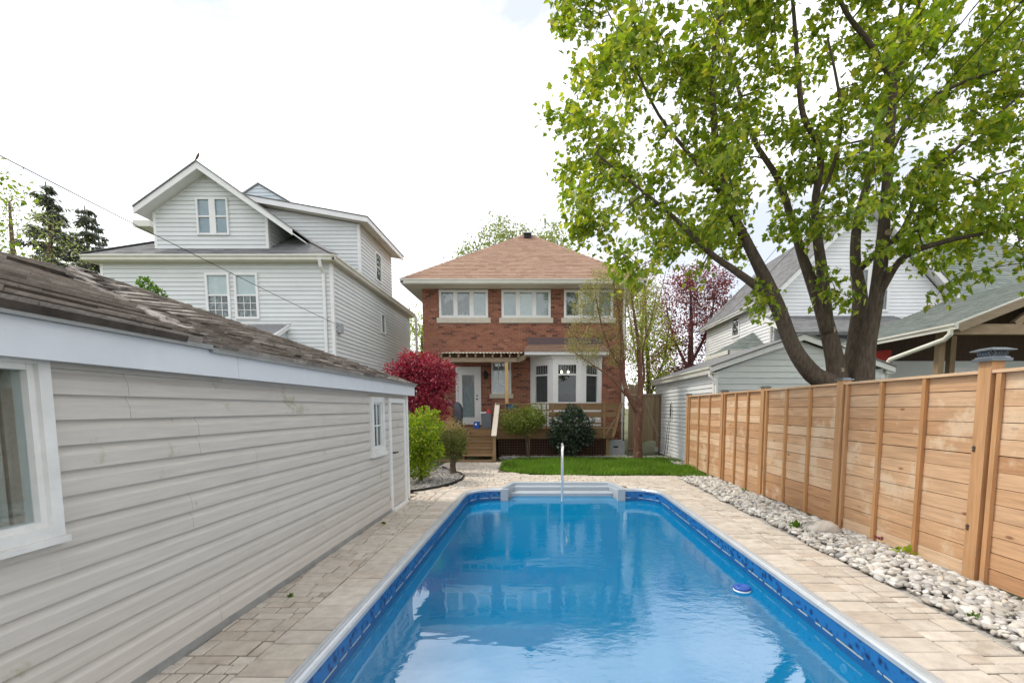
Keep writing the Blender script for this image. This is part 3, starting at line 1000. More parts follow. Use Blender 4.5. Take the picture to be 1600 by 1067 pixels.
# ================================================================== WOODEN FENCE on the pool's far side of the stones
FX = 3.955
fence = thing('wood_fence', 'new cedar fence of horizontal boards with vertical battens beside the river stones', 'fence', (FX, 7, 0))
fp = [12.28, 9.92, 8.11, 6.01, 4.06, 2.05]
ff = west(FX)
for i, y in enumerate(fp):
    big = (i == 4)
    top = 1.99 if big else 1.945
    mb = MB(); mb.box(FX - .045, FX + .07, y - .06, y + .06, -.2, top)
    post = part('post', mb, 'cedar_z', fence)
    cx_ = FX + .0125
    if big:
        cap = MB(); c = (cx_, y, top)
        # square solar cap: base tray, pierced body, wide pyramid lid
        def sq(prof):
            vs = []; fs = []
            for r, z in prof:
                vs += [(c[0] + a * r, c[1] + b * r, c[2] + z) for a, b in ((-1, -1), (1, -1), (1, 1), (-1, 1))]
            for q in range(len(prof) - 1):
                for j in range(4): fs.append((q * 4 + j, q * 4 + (j + 1) % 4, q * 4 + 4 + (j + 1) % 4, q * 4 + 4 + j))
            fs.append((3, 2, 1, 0)); m = 4 * (len(prof) - 1); fs.append((m, m + 1, m + 2, m + 3))
            return vs, fs
        cap.add(*sq([(.092, .0), (.094, .022), (.082, .028), (.076, .040), (.060, .046)]))
        cap.add(*sq([(.100, .088), (.108, .092), (.108, .098), (.055, .118), (.02, .122)]))
        pc = part('post_cap', cap, 'cap_metal', post)
        part('lamp_body', MB().add(*sq([(.058, .044), (.068, .066), (.058, .089)])), 'glass_far', pc)
        sc_ = MB()
        for s in (-1, 1):
            for t in np.linspace(-.05, .05, 5):
                sc_.tube([(c[0] + s * .062, c[1] + t, c[2] + .045), (c[0] + s * .073, c[1] + t + .012, c[2] + .066), (c[0] + s * .062, c[1] + t, c[2] + .09)], .006, 5)
                sc_.tube([(c[0] + t, c[1] + s * .062, c[2] + .045), (c[0] + t + .012, c[1] + s * .073, c[2] + .066), (c[0] + t, c[1] + s * .062, c[2] + .09)], .006, 5)
        part('scrollwork', sc_, 'cap_metal', pc)
    else:
        cap = MB(); z = top
        cap.box(cx_ - .075, cx_ + .075, y - .075, y + .075, z, z + .018)
        cap.box(cx_ - .05, cx_ + .05, y - .05, y + .05, z + .018, z + .03)
        part('post_cap', cap, 'cap_metal', post)
for z in (.50, 1.22):                                   # torn dark knots on the lamp post
    part('knot', MB().lathe((FX - .045, 4.098, z), [(.004, -.03), (.016, -.018), (.012, 0), (.018, .012), (.005, .028)], 7), 'bark', fence)
for i in range(len(fp) - 1):
    y1, y0 = fp[i] - .062, fp[i + 1] + .062
    nb = 13; z = .03 - (.012 * (i % 2))
    top = 1.885
    hgt = (top - z) / nb
    for k in range(nb):
        mb = MB(); dz = rng.uniform(-.002, .002); dn = rng.uniform(-.003, .003)
        a = z + k * hgt + .003 + dz; b = z + (k + 1) * hgt - .003 + dz
        mb.box(FX + .006 + dn, FX + .03 + dn, y0, y1, a, b)
        part('board', mb, 'cedar_y', fence)
    part('seam_shade', MB().box(FX + .050, FX + .06, y0, y1, z, top), 'porch_wood', fence)  # added dark sheet, stands in for the shadow in the board seams
    mb = MB(); mb.box(FX - .04, FX + .06, y0, y1, top + .002, top + .030)
    part('top_rail', mb, 'cedar_y', fence)
    L_ = y1 - y0
    for t in ((.02, .345, .67) if i < 4 else (.02, .4, .97)):
        yb = y1 - L_ * t
        mb = MB(); mb.box(FX - .034, FX + .002, yb - .042 - (0 if t > .1 else .0), yb + .002, -.1, top - .001)
        part('batten', mb, 'cedar_z', fence)

# ================================================================== GARAGE at the side of the pool
GX = -2.30
gar = thing('garage', 'long grey vinyl sided garage with a worn shingle roof beside the pool', 'garage', (-5.1, 3.2, 0))
GW = [(-.35, 2.115, .985, 1.84), (6.12, 6.62, .955, 1.74), (6.86, 7.66, .0, 1.735)]
mb = MB()
for q in subtract([(-1.5, 7.80, 0.0, 1.95)], [(-.29, 2.05, 1.04, 1.79)]):
    mb.box(GX - .12, GX - .022, q[0], q[1], q[2], q[3])
mb.box(-8.1, GX - .12, 7.70, 7.80, 0, 1.95); mb.box(-8.1, GX - .12, -1.5, -1.4, 0, 1.95); mb.box(-8.1, -8.0, -1.4, 7.70, 0, 1.95)
wall = part('wall', mb, 'siding_grey', gar)
# dutch-lap vinyl panels, two courses to a panel
CH = .1225
prof = [(0, .027), (.070, .024), (.106, .004), (.1215, .003)]
def prof_at(z):
    for (a, p), (b, q) in zip(prof, prof[1:]):
        if a <= z <= b: return p + (q - p) * (z - a) / (b - a)
    return prof[-1][1]
def panel(y0, y1, z0, z1, base):
    """strip of the two-course profile between heights z0..z1; base = bottom of the panel"""
    zs = sorted({z0, z1} | {base + k * CH + a for k in (0, 1) for a, _ in prof if z0 < base + k * CH + a < z1} | {base + CH + e for e in (-.0012,) if z0 < base + CH + e < z1})
    vs = []
    for z in zs:
        r = z - base
        k = 0 if r < CH - .0006 else 1
        n = prof_at(min(max(r - k * CH, 0), .1215))
        vs.append((GX - .022 + n, z))
    m = MB(); n = len(vs)
    pts = [(x, y0, z) for x, z in vs] + [(x, y1, z) for x, z in vs] + [(GX - .022, y0, vs[0][1]), (GX - .022, y1, vs[0][1]), (GX - .022, y0, vs[-1][1]), (GX - .022, y1, vs[-1][1])]
    fs = [(i, i + 1, n + i + 1, n + i) for i in range(n - 1)]
    fs += [(2 * n, 0, n, 2 * n + 1), (n - 1, 2 * n + 2, 2 * n + 3, 2 * n - 1)]
    fs += [tuple([2 * n] + list(range(n)) + [2 * n + 2])[::-1], tuple([2 * n + 1] + list(range(n, 2 * n)) + [2 * n + 3])]
    m.add(pts, [q[::-1] for q in fs])
    return m
seams = [[3.15, 5.1], [1.0, 4.55], [3.9, 5.7], [2.95, 5.6], [1.6, 3.65, 5.35], [3.05, 4.8], [2.55, 5.9], [3.3, 5.5]]
for r in range(8):
    z0 = .055 + r * 2 * CH
    z1 = min(z0 + 2 * CH, 1.86)
    if z0 >= z1: break
    cuts = [-1.5] + seams[r % 8] + [7.745]
    for a, b in zip(cuts, cuts[1:]):
        for q in subtract([(a + .0015, b - .0015, z0, z1 - .001)], GW):
            if q[1] - q[0] > .01 and q[3] - q[2] > .012:
                part('siding_panel', panel(*q, z0), 'siding_grey', wall)
mb = MB()
for a, b in ((-1.5, 1.7), (1.703, 3.95), (3.953, 5.6), (5.603, 6.84)):
    part('base_trim', MB().box(GX - .03, GX + .014, a, b, .0, .058), 'metal_edge', wall)
part('corner_trim', MB().box(GX - .02, GX + .014, 7.745, 7.83, .03, 1.80), 'white_paint', wall)
# fascia in lengths
for a, b in ((-1.6, 3.33), (3.333, 5.72), (5.723, 7.93)):
    part('fascia_board', MB().box(-2.225, -2.195, a, b, 1.795, 1.965), 'fascia', gar)
part('soffit', MB().box(GX - .02, -2.226, -1.6, 7.93, 1.845, 1.86), 'white_paint', gar)
part('frieze_trim', MB().box(GX - .012, GX + .018, -1.5, 7.74, 1.815, 1.844), 'old_white', gar)
# roof: hip with its apex near the middle, sagging ridge
EX, EZ = -2.165, 1.985
AP = (-5.06, 5.08, 3.10)
def ridge_z(y): return 3.10 - .17 * min(1, max(0, (5.08 - y) / .6)) + .14 * min(1, max(0, (4.35 - y) / 2.5))
hipc = (EX, 7.97, EZ)
rf_ = MB()
ys = [-1.7, 0, 2, 3.5, 4.2, 4.5, 4.8, 5.08]
vs = [(EX, y_, EZ) for y_ in ys] + [(-5.06, y_, ridge_z(y_)) for y_ in ys] + [hipc, (-7.95, 7.97, EZ), (-7.95, -1.7, EZ)]
k = len(ys)
fs = [(i, i + 1, k + i + 1, k + i) for i in range(k - 1)] + [(k - 1, 2 * k, 2 * k - 1), (2 * k, 2 * k + 1, 2 * k - 1), (2 * k + 1, 2 * k + 2, *range(k, 2 * k))]
rf_.add([(x, y_, z - .012) for x, y_, z in vs], fs)
roof = part('roof', rf_, 'roof_dark', gar)
part('drip_edge', MB().box(-2.194, -2.168, 3.05, 7.95, 1.948, 1.982), 'metal_edge', roof)
part('drip_edge', MB().box(-2.194, -2.163, -1.7, 3.047, 1.966, 1.996), 'metal_edge', roof)
pl = slope((EX, 0, EZ), (EX, 8, EZ), AP)
tri = [uv(pl, (EX, -1.7, EZ)), uv(pl, hipc), uv(pl, AP), uv(pl, (-5.06, -1.7, 3.10))]
SLL = tri[2][1]
# shingles: an old thick layer on the near part ends in a ragged diagonal, the thin layer goes on beyond it
def diag(v): return 3.02 + (5.10 - 3.02) * v / SLL         # y of the edge between the two layers
def sag(y_, v):                                           # how far the ridge dips, spread down the slope
    return (ridge_z(y_) - 3.10) * (v / SLL) ** 1.3
shr = random.Random(3)
thin = []; thick = []
v = 0.0; i = 0
while v < SLL:
    u = -1.8 - shr.random() * .3
    while u < 8.1:
        w = shr.uniform(.15, .34)
        if u > diag(v) + .04 and shr.random() > (.10 if v < 1.2 else .05):
            jv = shr.uniform(-.010, .006) if shr.random() < .85 else shr.uniform(-.03, .01)
            P = clip([(u, v + jv), (u + w - shr.uniform(.004, .014), v + jv + shr.uniform(-.005, .005)), (u + w - .008, v + .142), (u, v + .142)], tri)
            if P: thin.append((P, v, v + .14))
        u += w
    v += .13; i += 1
v = 0.0
while v < SLL:
    u = -1.8 - shr.random() * .5
    while u < 8:
        w = shr.uniform(.45, 1.0)
        lim = diag(v) + shr.uniform(-.26, -.02)
        if u < lim - .05:
            P = clip([(u, v), (min(u + w, lim) - .004, v + shr.uniform(-.008, .008)), (min(u + w, lim + .1) - .004, v + .262), (u, v + .262)], tri)
            if P: thick.append((P, v, v + .26))
        u += w
    v += .235
class SagFr(Fr):
    def p(s, u, v, n=0):
        q = s.O + s.U * u + s.V * v + s.N * n
        q[2] += sag(u, max(v, 0)); return tuple(q)
sp = SagFr(pl.O, pl.U, pl.V, pl.N)
emit('shingle', thin, sp, 'shingle_old', roof, n0=-.004, n1=.003, lap=.024, jn=.004, tilt=.03, nmax=190, rng=shr, back=True)
emit('shingle', thick, sp, 'shingle_old', roof, n0=.004, n1=.010, lap=.040, jn=.005, tilt=.012, nmax=110, rng=shr, back=True)
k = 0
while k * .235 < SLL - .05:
    v = k * .235; m = MB(); fb(m, sp, -1.7, diag(v) - .2, v - .006, v - .001, .0, .030 + .008 * shr.random()); part('course_shade', m, 'shingle_shade', roof); k += 1  # added dark strip stands in for the shadow line at each course
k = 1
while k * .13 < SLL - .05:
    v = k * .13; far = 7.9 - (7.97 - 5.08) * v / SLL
    m = MB(); fb(m, sp, diag(v) + .05, far, v - .012, v - .004, .0, .010 + .006 * shr.random()); part('course_shade', m, 'shingle_shade', roof); k += 1  # same strips in place of shadow lines on the thin layer
# curled broken tabs along the ragged edge, and the hip caps
for k in range(30):
    t = (k + .5) / 30; vv = SLL * (.06 + .90 * t); uu = diag(vv) - .04 + shr.uniform(-.09, .06)
    c = np.array(sp.p(uu, vv, .03)); a = shr.uniform(.07, .20)
    d1 = sp.U * a + sp.V * shr.uniform(-.06, .03); d2 = sp.V * shr.uniform(.04, .09) + sp.N * shr.uniform(-.01, .035)
    q = [c - d1 * .5, c + d1 * .5 + sp.N * shr.uniform(-.01, .03), c + d1 * .5 + d2 * .8, c - d1 * .5 + d2]
    part('broken_shingle', MB().prism(q, sp.N * -.014), 'shingle_old', roof)
hv = np.array(AP) - np.array(hipc)
for k in range(22):
    a = np.array(hipc) + hv * (k / 22); b = np.array(hipc) + hv * ((k + 1.15) / 22)
    w1 = np.array((0, -.13, .0)); m = MB()
    up = np.array((0, 0, .018 + .01 * (k % 2)))
    l1 = sp.U * -.14; l2 = np.array((-.10, .10, -.045))
    m.add([a + up, b + up * .6, b + l1 + up * .5, a + l1 + up * .8, b + l2 + up * .2, a + l2 + up * .4], [(0, 1, 2, 3), (1, 0, 5, 4)])
    part('hip_cap', m, 'shingle_old', roof)
# big window near the camera: frame, glass, curtain and a dim room behind
ef = east(GX)
def gwin(u0, u1, v0, v1, fw, proud, name='window'):
    m = MB()
    fb(m, ef, u0, u0 + fw, v0, v1, -.05, proud); fb(m, ef, u1 - fw, u1, v0, v1, -.05, proud)
    fb(m, ef, u0 + fw, u1 - fw, v1 - fw, v1, -.05, proud - .002); fb(m, ef, u0 + fw, u1 - fw, v0, v0 + fw, -.05, proud - .002)
    s = .028
    fb(m, ef, u0 + fw, u0 + fw + s, v0 + fw, v1 - fw, -.05, proud - .022); fb(m, ef, u1 - fw - s, u1 - fw, v0 + fw, v1 - fw, -.05, proud - .022)
    fb(m, ef, u0 + fw + s, u1 - fw - s, v1 - fw - s, v1 - fw, -.05, proud - .024); fb(m, ef, u0 + fw + s, u1 - fw - s, v0 + fw, v0 + fw + s, -.05, proud - .024)
    return part(name, m, 'old_white', gar)
w = gwin(-.35, 2.115, .985, 1.83, .052, .045)
part('pane', fb(MB(), ef, -.27, 2.035, 1.06, 1.755, -.012, -.008), 'glass', w)
part('sill', fb(MB(), ef, -.36, 2.125, .955, .984, 0, .06), 'old_white', w)
cm = MB(); n = 26
vs = []
for z in (.95, 1.85):
    for i in range(n + 1):
        t = i / n; vs.append((GX - .16 - .025 * math.sin(i * 1.9) - .01 * math.sin(i * .7), 1.76 + t * .34, z))
cm.add(vs, [(i, i + 1, n + 2 + i, n + 1 + i) for i in range(n)])
part('curtain', cm, 'curtain', w, True)
rm = MB(); rm.box(-3.9, -3.86, -1.2, 4.2, .2, 1.95)
part('inner_wall', rm, 'grey_wood_z', wall)
sh = MB(); sh.box(-3.85, -3.3, -.8, 3.6, 1.36, 1.39); sh.box(-3.85, -3.4, -.8, 3.6, .9, .93)
part('shelf', sh, 'pale_board', wall)
m = MB()
for k in range(26): m.box(-3.36, -3.345, .2 + k * .13, .26 + k * .13, 1.40, 1.50)
part('stored_louvres', m, 'white_paint', wall)
# small window and door further along
w = gwin(6.12, 6.62, .955, 1.74, .075, .03)
part('pane', fb(MB(), ef, 6.22, 6.52, 1.06, 1.64, -.014, -.010), 'glass', w)
m = MB(); fb(m, ef, 6.36, 6.385, 1.055, 1.64, -.009, .002); fb(m, ef, 6.22, 6.52, 1.33, 1.35, -.009, .000)
part('glazing_bars', m, 'old_white', w)
part('blind', fb(MB(), ef, 6.19, 6.55, 1.03, 1.67, -.021, -.0175), 'tree_reflection', w)  # backing with a tree reflection painted into its colour, no real blind
part('sill', fb(MB(), ef, 6.09, 6.65, .915, .954, 0, .055), 'old_white', w)
m = MB()
fb(m, ef, 6.86, 6.93, .03, 1.735, -.02, .022); fb(m, ef, 7.59, 7.66, .03, 1.735, -.02, .022); fb(m, ef, 6.93, 7.59, 1.665, 1.735, -.02, .020)
fb(m, ef, 6.90, 7.62, -.01, .04, -.02, .05)
dr = part('door', m, 'white_paint', gar)
z = .06
while z < 1.66:
    h = min(CH, 1.664 - z)
    vs = [(GX - .02 + .024, z), (GX - .02 + .018, z + h * .65), (GX - .02 + .006, z + h - .001)]
    m = MB(); m.add([(x, 6.932, zz) for x, zz in vs] + [(x, 7.588, zz) for x, zz in vs] + [(GX - .02, 6.932, z), (GX - .02, 7.588, z)],
                    [(0, 3, 4, 1), (1, 4, 5, 2), (6, 7, 3, 0)])
    part('door_board', m, 'siding_grey', dr); z += CH
m = MB(); m.tube([(GX + .005, 7.0, .90), (GX + .05, 7.0, .90)], .012, 8); m.tube([(GX + .05, 7.0, .90), (GX + .055, 7.09, .90)], .011, 8)
part('handle', m, 'iron', dr)

# ================================================================== BRICK HOUSE
HY = 16.6
hx0_, hx1_ = -4.24, 3.02
hf = front(HY)
bh = thing('brick_house', 'two-storey red brick house with brown hip roof behind the deck', 'house', (-.6, 20, 0))
W3 = [(-3.64, -1.90), (-1.42, .33), (.80, 2.55)]
WZ0, WZ1 = 4.79, 5.76
DOOR = (-3.09, -2.18, .98, 3.07)
SW = (-1.80, -1.09, 2.10, 3.25)
bx0, bx1 = -.40, 2.18            # bay footprint on the wall
BAYZ = (.95, 3.42)
mb = MB()
for q in subtract([(hx0_, hx1_, 0, 5.82)], [(bx0 + .1, bx1 - .1, 1.3, 3.3)]):
    mb.box(q[0], q[1], HY, HY + .2, q[2], q[3])
mb.box(hx0_, hx0_ + .2, HY + .2, 24, 0, 5.82); mb.box(hx1_ - .2, hx1_, HY + .2, 24, 0, 5.82); mb.box(hx0_, hx1_, 24, 24.2, 0, 5.82)
hw = part('wall', mb, 'mortar', bh)
# dim room behind the bay
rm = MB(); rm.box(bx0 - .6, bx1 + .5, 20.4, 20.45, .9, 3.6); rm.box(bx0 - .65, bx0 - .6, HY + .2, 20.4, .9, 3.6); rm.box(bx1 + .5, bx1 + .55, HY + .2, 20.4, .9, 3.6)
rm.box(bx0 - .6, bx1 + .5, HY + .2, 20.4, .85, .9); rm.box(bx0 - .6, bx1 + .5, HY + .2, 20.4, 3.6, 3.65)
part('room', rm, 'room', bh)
holes = [(a + .0, b, WZ0, WZ1 + .1) for a, b in W3] + [(a - .09, b + .09, WZ0 - .19, WZ0) for a, b in W3] + [DOOR, SW, (SW[0] - .07, SW[1] + .07, SW[2] - .16, SW[2]), (bx0, bx1, .9, 3.44)]
brr = random.Random(11)
pcs = list(rows(hx0_, hx1_, .08, 5.80, .0765, .215, .011, brr, bond=.1075, holes=holes))
emit('brick', pcs, hf, 'brick', hw, n0=0, n1=.010, jn=.003, nmax=300, rng=brr)
# eaves
EY = 15.86; ex0, ex1 = -4.78, 3.56; EZH = 5.93
m = MB(); m.box(ex0 + .05, ex1 - .05, EY + .06, HY + .0, 5.80, 5.825)
m.box(ex0 + .05, hx0_, HY, 24.6, 5.80, 5.825); m.box(hx1_, ex1 - .05, HY, 24.6, 5.80, 5.825)
part('soffit', m, 'soffit', bh)
m = MB(); m.box(ex0, ex1, EY + .02, EY + .05, 5.80, 5.93); m.box(ex0, ex0 + .03, EY + .05, 24.6, 5.80, 5.93); m.box(ex1 - .03, ex1, EY + .05, 24.6, 5.80, 5.93)
part('fascia_board', m, 'gutter', bh)
m = MB(); gp = [(0, 0), (.0, .05), (.03, .09), (.03, .115), (-.09, .115), (-.09, 0)]
m.prism([(ex0 - .02, EY - a, 5.835 + b) for a, b in gp], (ex1 - ex0 + .04, 0, 0))
part('gutter', m, 'gutter', bh)
m = MB(); m.prism([(ex0 - a, EY + .0, 5.835 + b) for a, b in gp], (0, 8.6, 0)); m.prism([(ex1 + a, EY, 5.835 + b) for a, b in gp], (0, 8.6, 0))
part('gutter', m, 'gutter', bh)
APX = (-.61, 20.15, 9.0); BPX = (-.61, 20.9, 9.0)
e0, e1, e2, e3 = (ex0 - .03, EY - .02, EZH), (ex1 + .03, EY - .02, EZH), (ex1 + .03, 25.2, EZH), (ex0 - .03, 25.2, EZH)
m = MB(); dz = -.015
m.add([(a, b, c + dz) for a, b, c in (e0, e1, e2, e3, APX, BPX)], [(0, 1, 4), (1, 2, 5, 4), (2, 3, 5), (3, 0, 4, 5)])
hroof = part('roof', m, 'shingle_brown', bh)
pl = slope(e0, e1, APX)
pcs = [(clip(P, [uv(pl, e0), uv(pl, e1), uv(pl, APX)]), a, b) for P, a, b in rows(-.1, 8.6, 0, 6, .142, lambda: brr.uniform(.16, .36), .004, brr)]
emit('shingle', pcs, pl, 'shingle_brown', hroof, n0=-.01, n1=.003, lap=.010, jn=.0015, nmax=300, rng=brr)
for ea in (e0, e1):
    hv = np.array(APX) - np.array(ea)
    for k in range(26):
        a = np.array(ea) + hv * (k / 26); b = np.array(ea) + hv * ((k + 1.1) / 26); s = 1 if ea is e0 else -1
        up = np.array((0, 0, .03)); m = MB()
        m.add([a + up, b + up * .7, b + np.array((s * .13, 0, .0)), a + np.array((s * .13, 0, .012)), b + np.array((-s * .02, .14, .0)), a + np.array((-s * .02, .14, .01))], [(0, 1, 2, 3), (1, 0, 5, 4)])
        part('hip_cap', m, 'shingle_brown', hroof)
m = MB(); m.box(-.72, -.44, 19.55, 19.95, 8.62, 8.80)
vt = part('roof_vent', m, 'iron', bh)
part('vent_hood', MB().prism([(-.76, 19.48, 8.79), (-.40, 19.48, 8.79), (-.42, 19.98, 8.90), (-.74, 19.98, 8.90)], (0, 0, .035)), 'utility_grey', vt)
# windows
for i, (a, b) in enumerate(W3):
    window(bh, hf, a, b, WZ0, WZ1, .085, 3, proud=.05, mull=.15, back=[('tree_reflection', 'tree_reflection', 'blind'), ('blind', 'blind_light', 'blind'), ('tree_reflection', 'blind', 'blind')][i],
           sill=(.175, .09, .07, 'stone_sill'))
window(bh, hf, *SW, .055, 1, proud=.05, back='blind', grid=(3, 4), sill=(.15, .07, .07, 'stone_sill'))
# back door with a tall glass
m = MB()
fb(m, hf, -3.09, -3.01, .98, 3.07, 0, .07); fb(m, hf, -2.26, -2.18, .98, 3.07, 0, .07); fb(m, hf, -3.01, -2.26, 2.99, 3.07, 0, .068)
dm = part('door', m, 'white_paint', bh)
m = MB()
for q in subtract([(-3.008, -2.262, 1.0, 2.988)], [(-2.86, -2.42, 1.24, 2.80)]): fb(m, hf, *q, 0, .045)
fb(m, hf, -2.88, -2.40, 1.22, 1.26, .045, .055); fb(m, hf, -2.88, -2.40, 2.78, 2.82, .045, .055); fb(m, hf, -2.89, -2.86, 1.26, 2.78, .045, .055); fb(m, hf, -2.42, -2.39, 1.26, 2.78, .045, .055)
part('door_leaf', m, 'white_paint', dm)
part('pane', fb(MB(), hf, -2.86, -2.42, 1.24, 2.80, .025, .03), 'glass', dm)
part('blind', fb(MB(), hf, -2.86, -2.42, 1.24, 2.80, .006, .012), 'blind', dm)
m = MB(); m.tube([(-2.33, HY - .04, 1.92), (-2.33, HY - .09, 1.92)], .028, 10); m.tube([(-2.33, HY - .04, 2.04), (-2.33, HY - .065, 2.04)], .026, 10)
part('handle', m, 'iron', dm)
lt = thing('wall_lantern', 'small dark wall lantern on the brick beside the back door', 'wall lamp', (-2.0, HY - .1, 2.75))
part('bracket', MB().box(-2.03, -1.97, HY - .03, HY - .011, 2.70, 2.90), 'iron', lt)
part('lamp_body', MB().lathe((-2.0, HY - .12, 2.62), [(.02, 0), (.06, .04), (.085, .22), (.03, .29), (.012, .33)], 8), 'iron', lt)
# bay window
BY = 15.92; bxa, bxb = .40, 1.38
pA, pB, pC, pD = (bx0, HY), (bxa, BY), (bxb, BY), (bx1, HY)
bay = part('bay', MB().prism([(bx0 - .02, HY, 3.30), (bxa - .04, BY - .04, 3.30), (bxb + .04, BY - .04, 3.30), (bx1 + .02, HY, 3.30)], (0, 0, .16)), 'white_paint', bh)
part('bay_base', MB().prism([(bx0, HY, .95), (bxa, BY, .95), (bxb, BY, .95), (bx1, HY, .95)], (0, 0, .80)), 'white_paint', bay)
def bfr(a, b):
    d = np.array((b[0] - a[0], b[1] - a[1], 0.)); ln = np.linalg.norm(d); d /= ln
    return Fr((a[0], a[1], 0), d, (0, 0, 1), np.cross(d, (0, 0, 1))), ln
for i, (a, b) in enumerate(((pA, pB), (pB, pC), (pC, pD))):
    fr, ln = bfr(a, b)
    z0, z1 = 1.75, 3.30
    s = .19 if i != 1 else .13
    m = MB(); fb(m, fr, 0, s, z0, z1, -.08, .0); fb(m, fr, ln - s, ln, z0, z1, -.08, .0); fb(m, fr, s, ln - s, z1 - .17, z1, -.08, -.002); fb(m, fr, s, ln - s, z0, z0 + .05, -.08, .02)
    fb(m, fr, s, s + .05, z0 + .05, z1 - .17, -.06, .012); fb(m, fr, ln - s - .05, ln - s, z0 + .05, z1 - .17, -.06, .012)
    fb(m, fr, s + .05, ln - s - .05, z1 - .22, z1 - .17, -.06, .010)
    zr = z0 + 1.0
    fb(m, fr, s + .05, ln - s - .05, zr - .025, zr + .025, -.06, .008)
    w = part('window', m, 'white_paint', bay)
    part('pane', fb(MB(), fr, s + .05, ln - s - .05, z0 + .05, zr - .025, -.035, -.03), 'glass_bay', w)
    part('pane', fb(MB(), fr, s + .05, ln - s - .05, zr + .025, z1 - .22, -.035, -.03), 'glass_bay', w)
    m = MB(); nb = 7 if i == 1 else 5
    for k in range(1, nb):
        x = s + .05 + (ln - 2 * s - .1) * k / nb; fb(m, fr, x - .006, x + .006, zr + .03, z1 - .22, -.029, -.022)
    part('leading', m, 'utility_grey', w)
    if i != 1:
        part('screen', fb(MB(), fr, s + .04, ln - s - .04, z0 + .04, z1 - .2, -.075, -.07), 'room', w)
brf = (bx0 - .18, bx1 + .12)
m = MB(); m.prism([(brf[0], 15.72, 3.40), (brf[1], 15.72, 3.40), (brf[1], 15.72, 3.52), (brf[0], 15.72, 3.52)], (0, .04, 0)); m.prism([(brf[0], 15.76, 3.40), (brf[1], 15.76, 3.40), (brf[1], HY, 3.42), (brf[0], HY, 3.42)], (0, 0, .03))
part('bay_fascia', m, 'white_paint', bay)
b0, b1, b2, b3 = (brf[0] - .03, 15.68, 3.52), (brf[1] + .03, 15.68, 3.52), (brf[1] - .1, HY, 3.87), (brf[0] + .1, HY, 3.87)
m = MB(); m.add([b0, b1, b2, b3, (brf[1] - .1, HY, 3.45), (brf[0] + .1, HY, 3.45)], [(0, 1, 2, 3), (0, 3, 5), (1, 4, 2)])
brf_o = part('bay_roof', m, 'shingle_brown', bay)
pl = slope(b0, b1, b3); bp_ = [uv(pl, q) for q in (b0, b1, b2, b3)]
emit('shingle', [(clip(P, bp_), a, b) for P, a, b in rows(0, 3, 0, 1.2, .14, lambda: brr.uniform(.16, .36), .004, brr)], pl, 'shingle_brown', brf_o, n0=-.005, n1=.004, lap=.010, nmax=60, rng=brr)
mat('flashing', (.13, .09, .095), .7, .2, 6, .1, 30)
part('flashing', MB().box(brf[0] + .1, brf[1] - .1, HY - .028, HY - .014, 3.87, 4.10), 'flashing', bay)
ch_ = thing('chandelier', 'lit chandelier with three warm bulbs seen through the bay window', 'chandelier', (.78, 17.9, 2.9))
m = MB(); m.tube([(.78, 17.9, 2.95), (.78, 17.9, 3.6)], .012, 6); 
for k in range(3):
    a = R(90 + 120 * k); m.tube([(.78, 17.9, 2.95), (.78 + .2 * math.sin(R(-55 + 55 * k)) * 1.3, 17.9 - .05, 2.86), (.52 + .26 * k, 17.85, 2.93)], .010, 6)
part('frame', m, 'iron', ch_)
for k in range(3):
    part('light_bulb', MB().lathe((.52 + .26 * k, 17.85, 2.94), [(.015, 0), (.04, .04), (.035, .07), (.005, .10)], 10), 'bulb', ch_, True)
# downspout
m = MB(); m.tube([(2.86, EY - .02, 5.84), (2.86, EY + .1, 5.70), (2.93, HY - .12, 5.5), (2.93, HY - .07, 5.4), (2.93, HY - .07, .45)], .042, 8)
ds = part('downspout', m, 'gutter', bh)
for z in (1.1, 2.9, 4.6): part('strap', MB().box(2.86, 3.0, HY - .12, HY - .01, z, z + .03), 'gutter', ds)

# ------------------------------------------------------------------ pergola roof over the back door
pg = thing('pergola', 'weathered wooden pergola with corrugated cover over the back door', 'pergola', (-1.9, 15.6, .93))
px0, px1, py = -3.26, -.62, 14.98
part('beam', MB().box(px0 + .05, px1 - .18, py, py + .06, 3.08, 3.22), 'grey_wood_x', pg)
part('beam', MB().bar((px1 - .16, py + .03, 3.14), (px1 + .05, 15.5, 3.30), .07, .14), 'grey_wood_x', pg)
for k in range(10):
    x = px0 + .02 + k * (px1 - px0 - .15) / 9
    part('rafter', MB().bar((x, py - .06, 3.28), (x, HY - .02, 3.50), .05, .12), 'grey_wood_x', pg)
m = MB(); n = 96; vs = []
for y_, z_ in ((py - .12, 3.355), (HY - .02, 3.585)):
    for i in range(n + 1):
        vs.append((px0 + (px1 - px0) * i / n, y_, z_ + .012 * math.sin(i * math.pi / 2)))
m.add(vs, [(i, i + 1, n + 2 + i, n + 1 + i) for i in range(n)])
part('corrugated_panel', m, 'stone_sill', pg)
part('post', MB().box(-1.19, -1.085, py + .01, py + .115, .93, 3.08), 'pine', pg)
part('post', MB().box(-3.2, -3.11, py + .01, py + .10, .93, 3.08), 'grey_wood_z', pg)

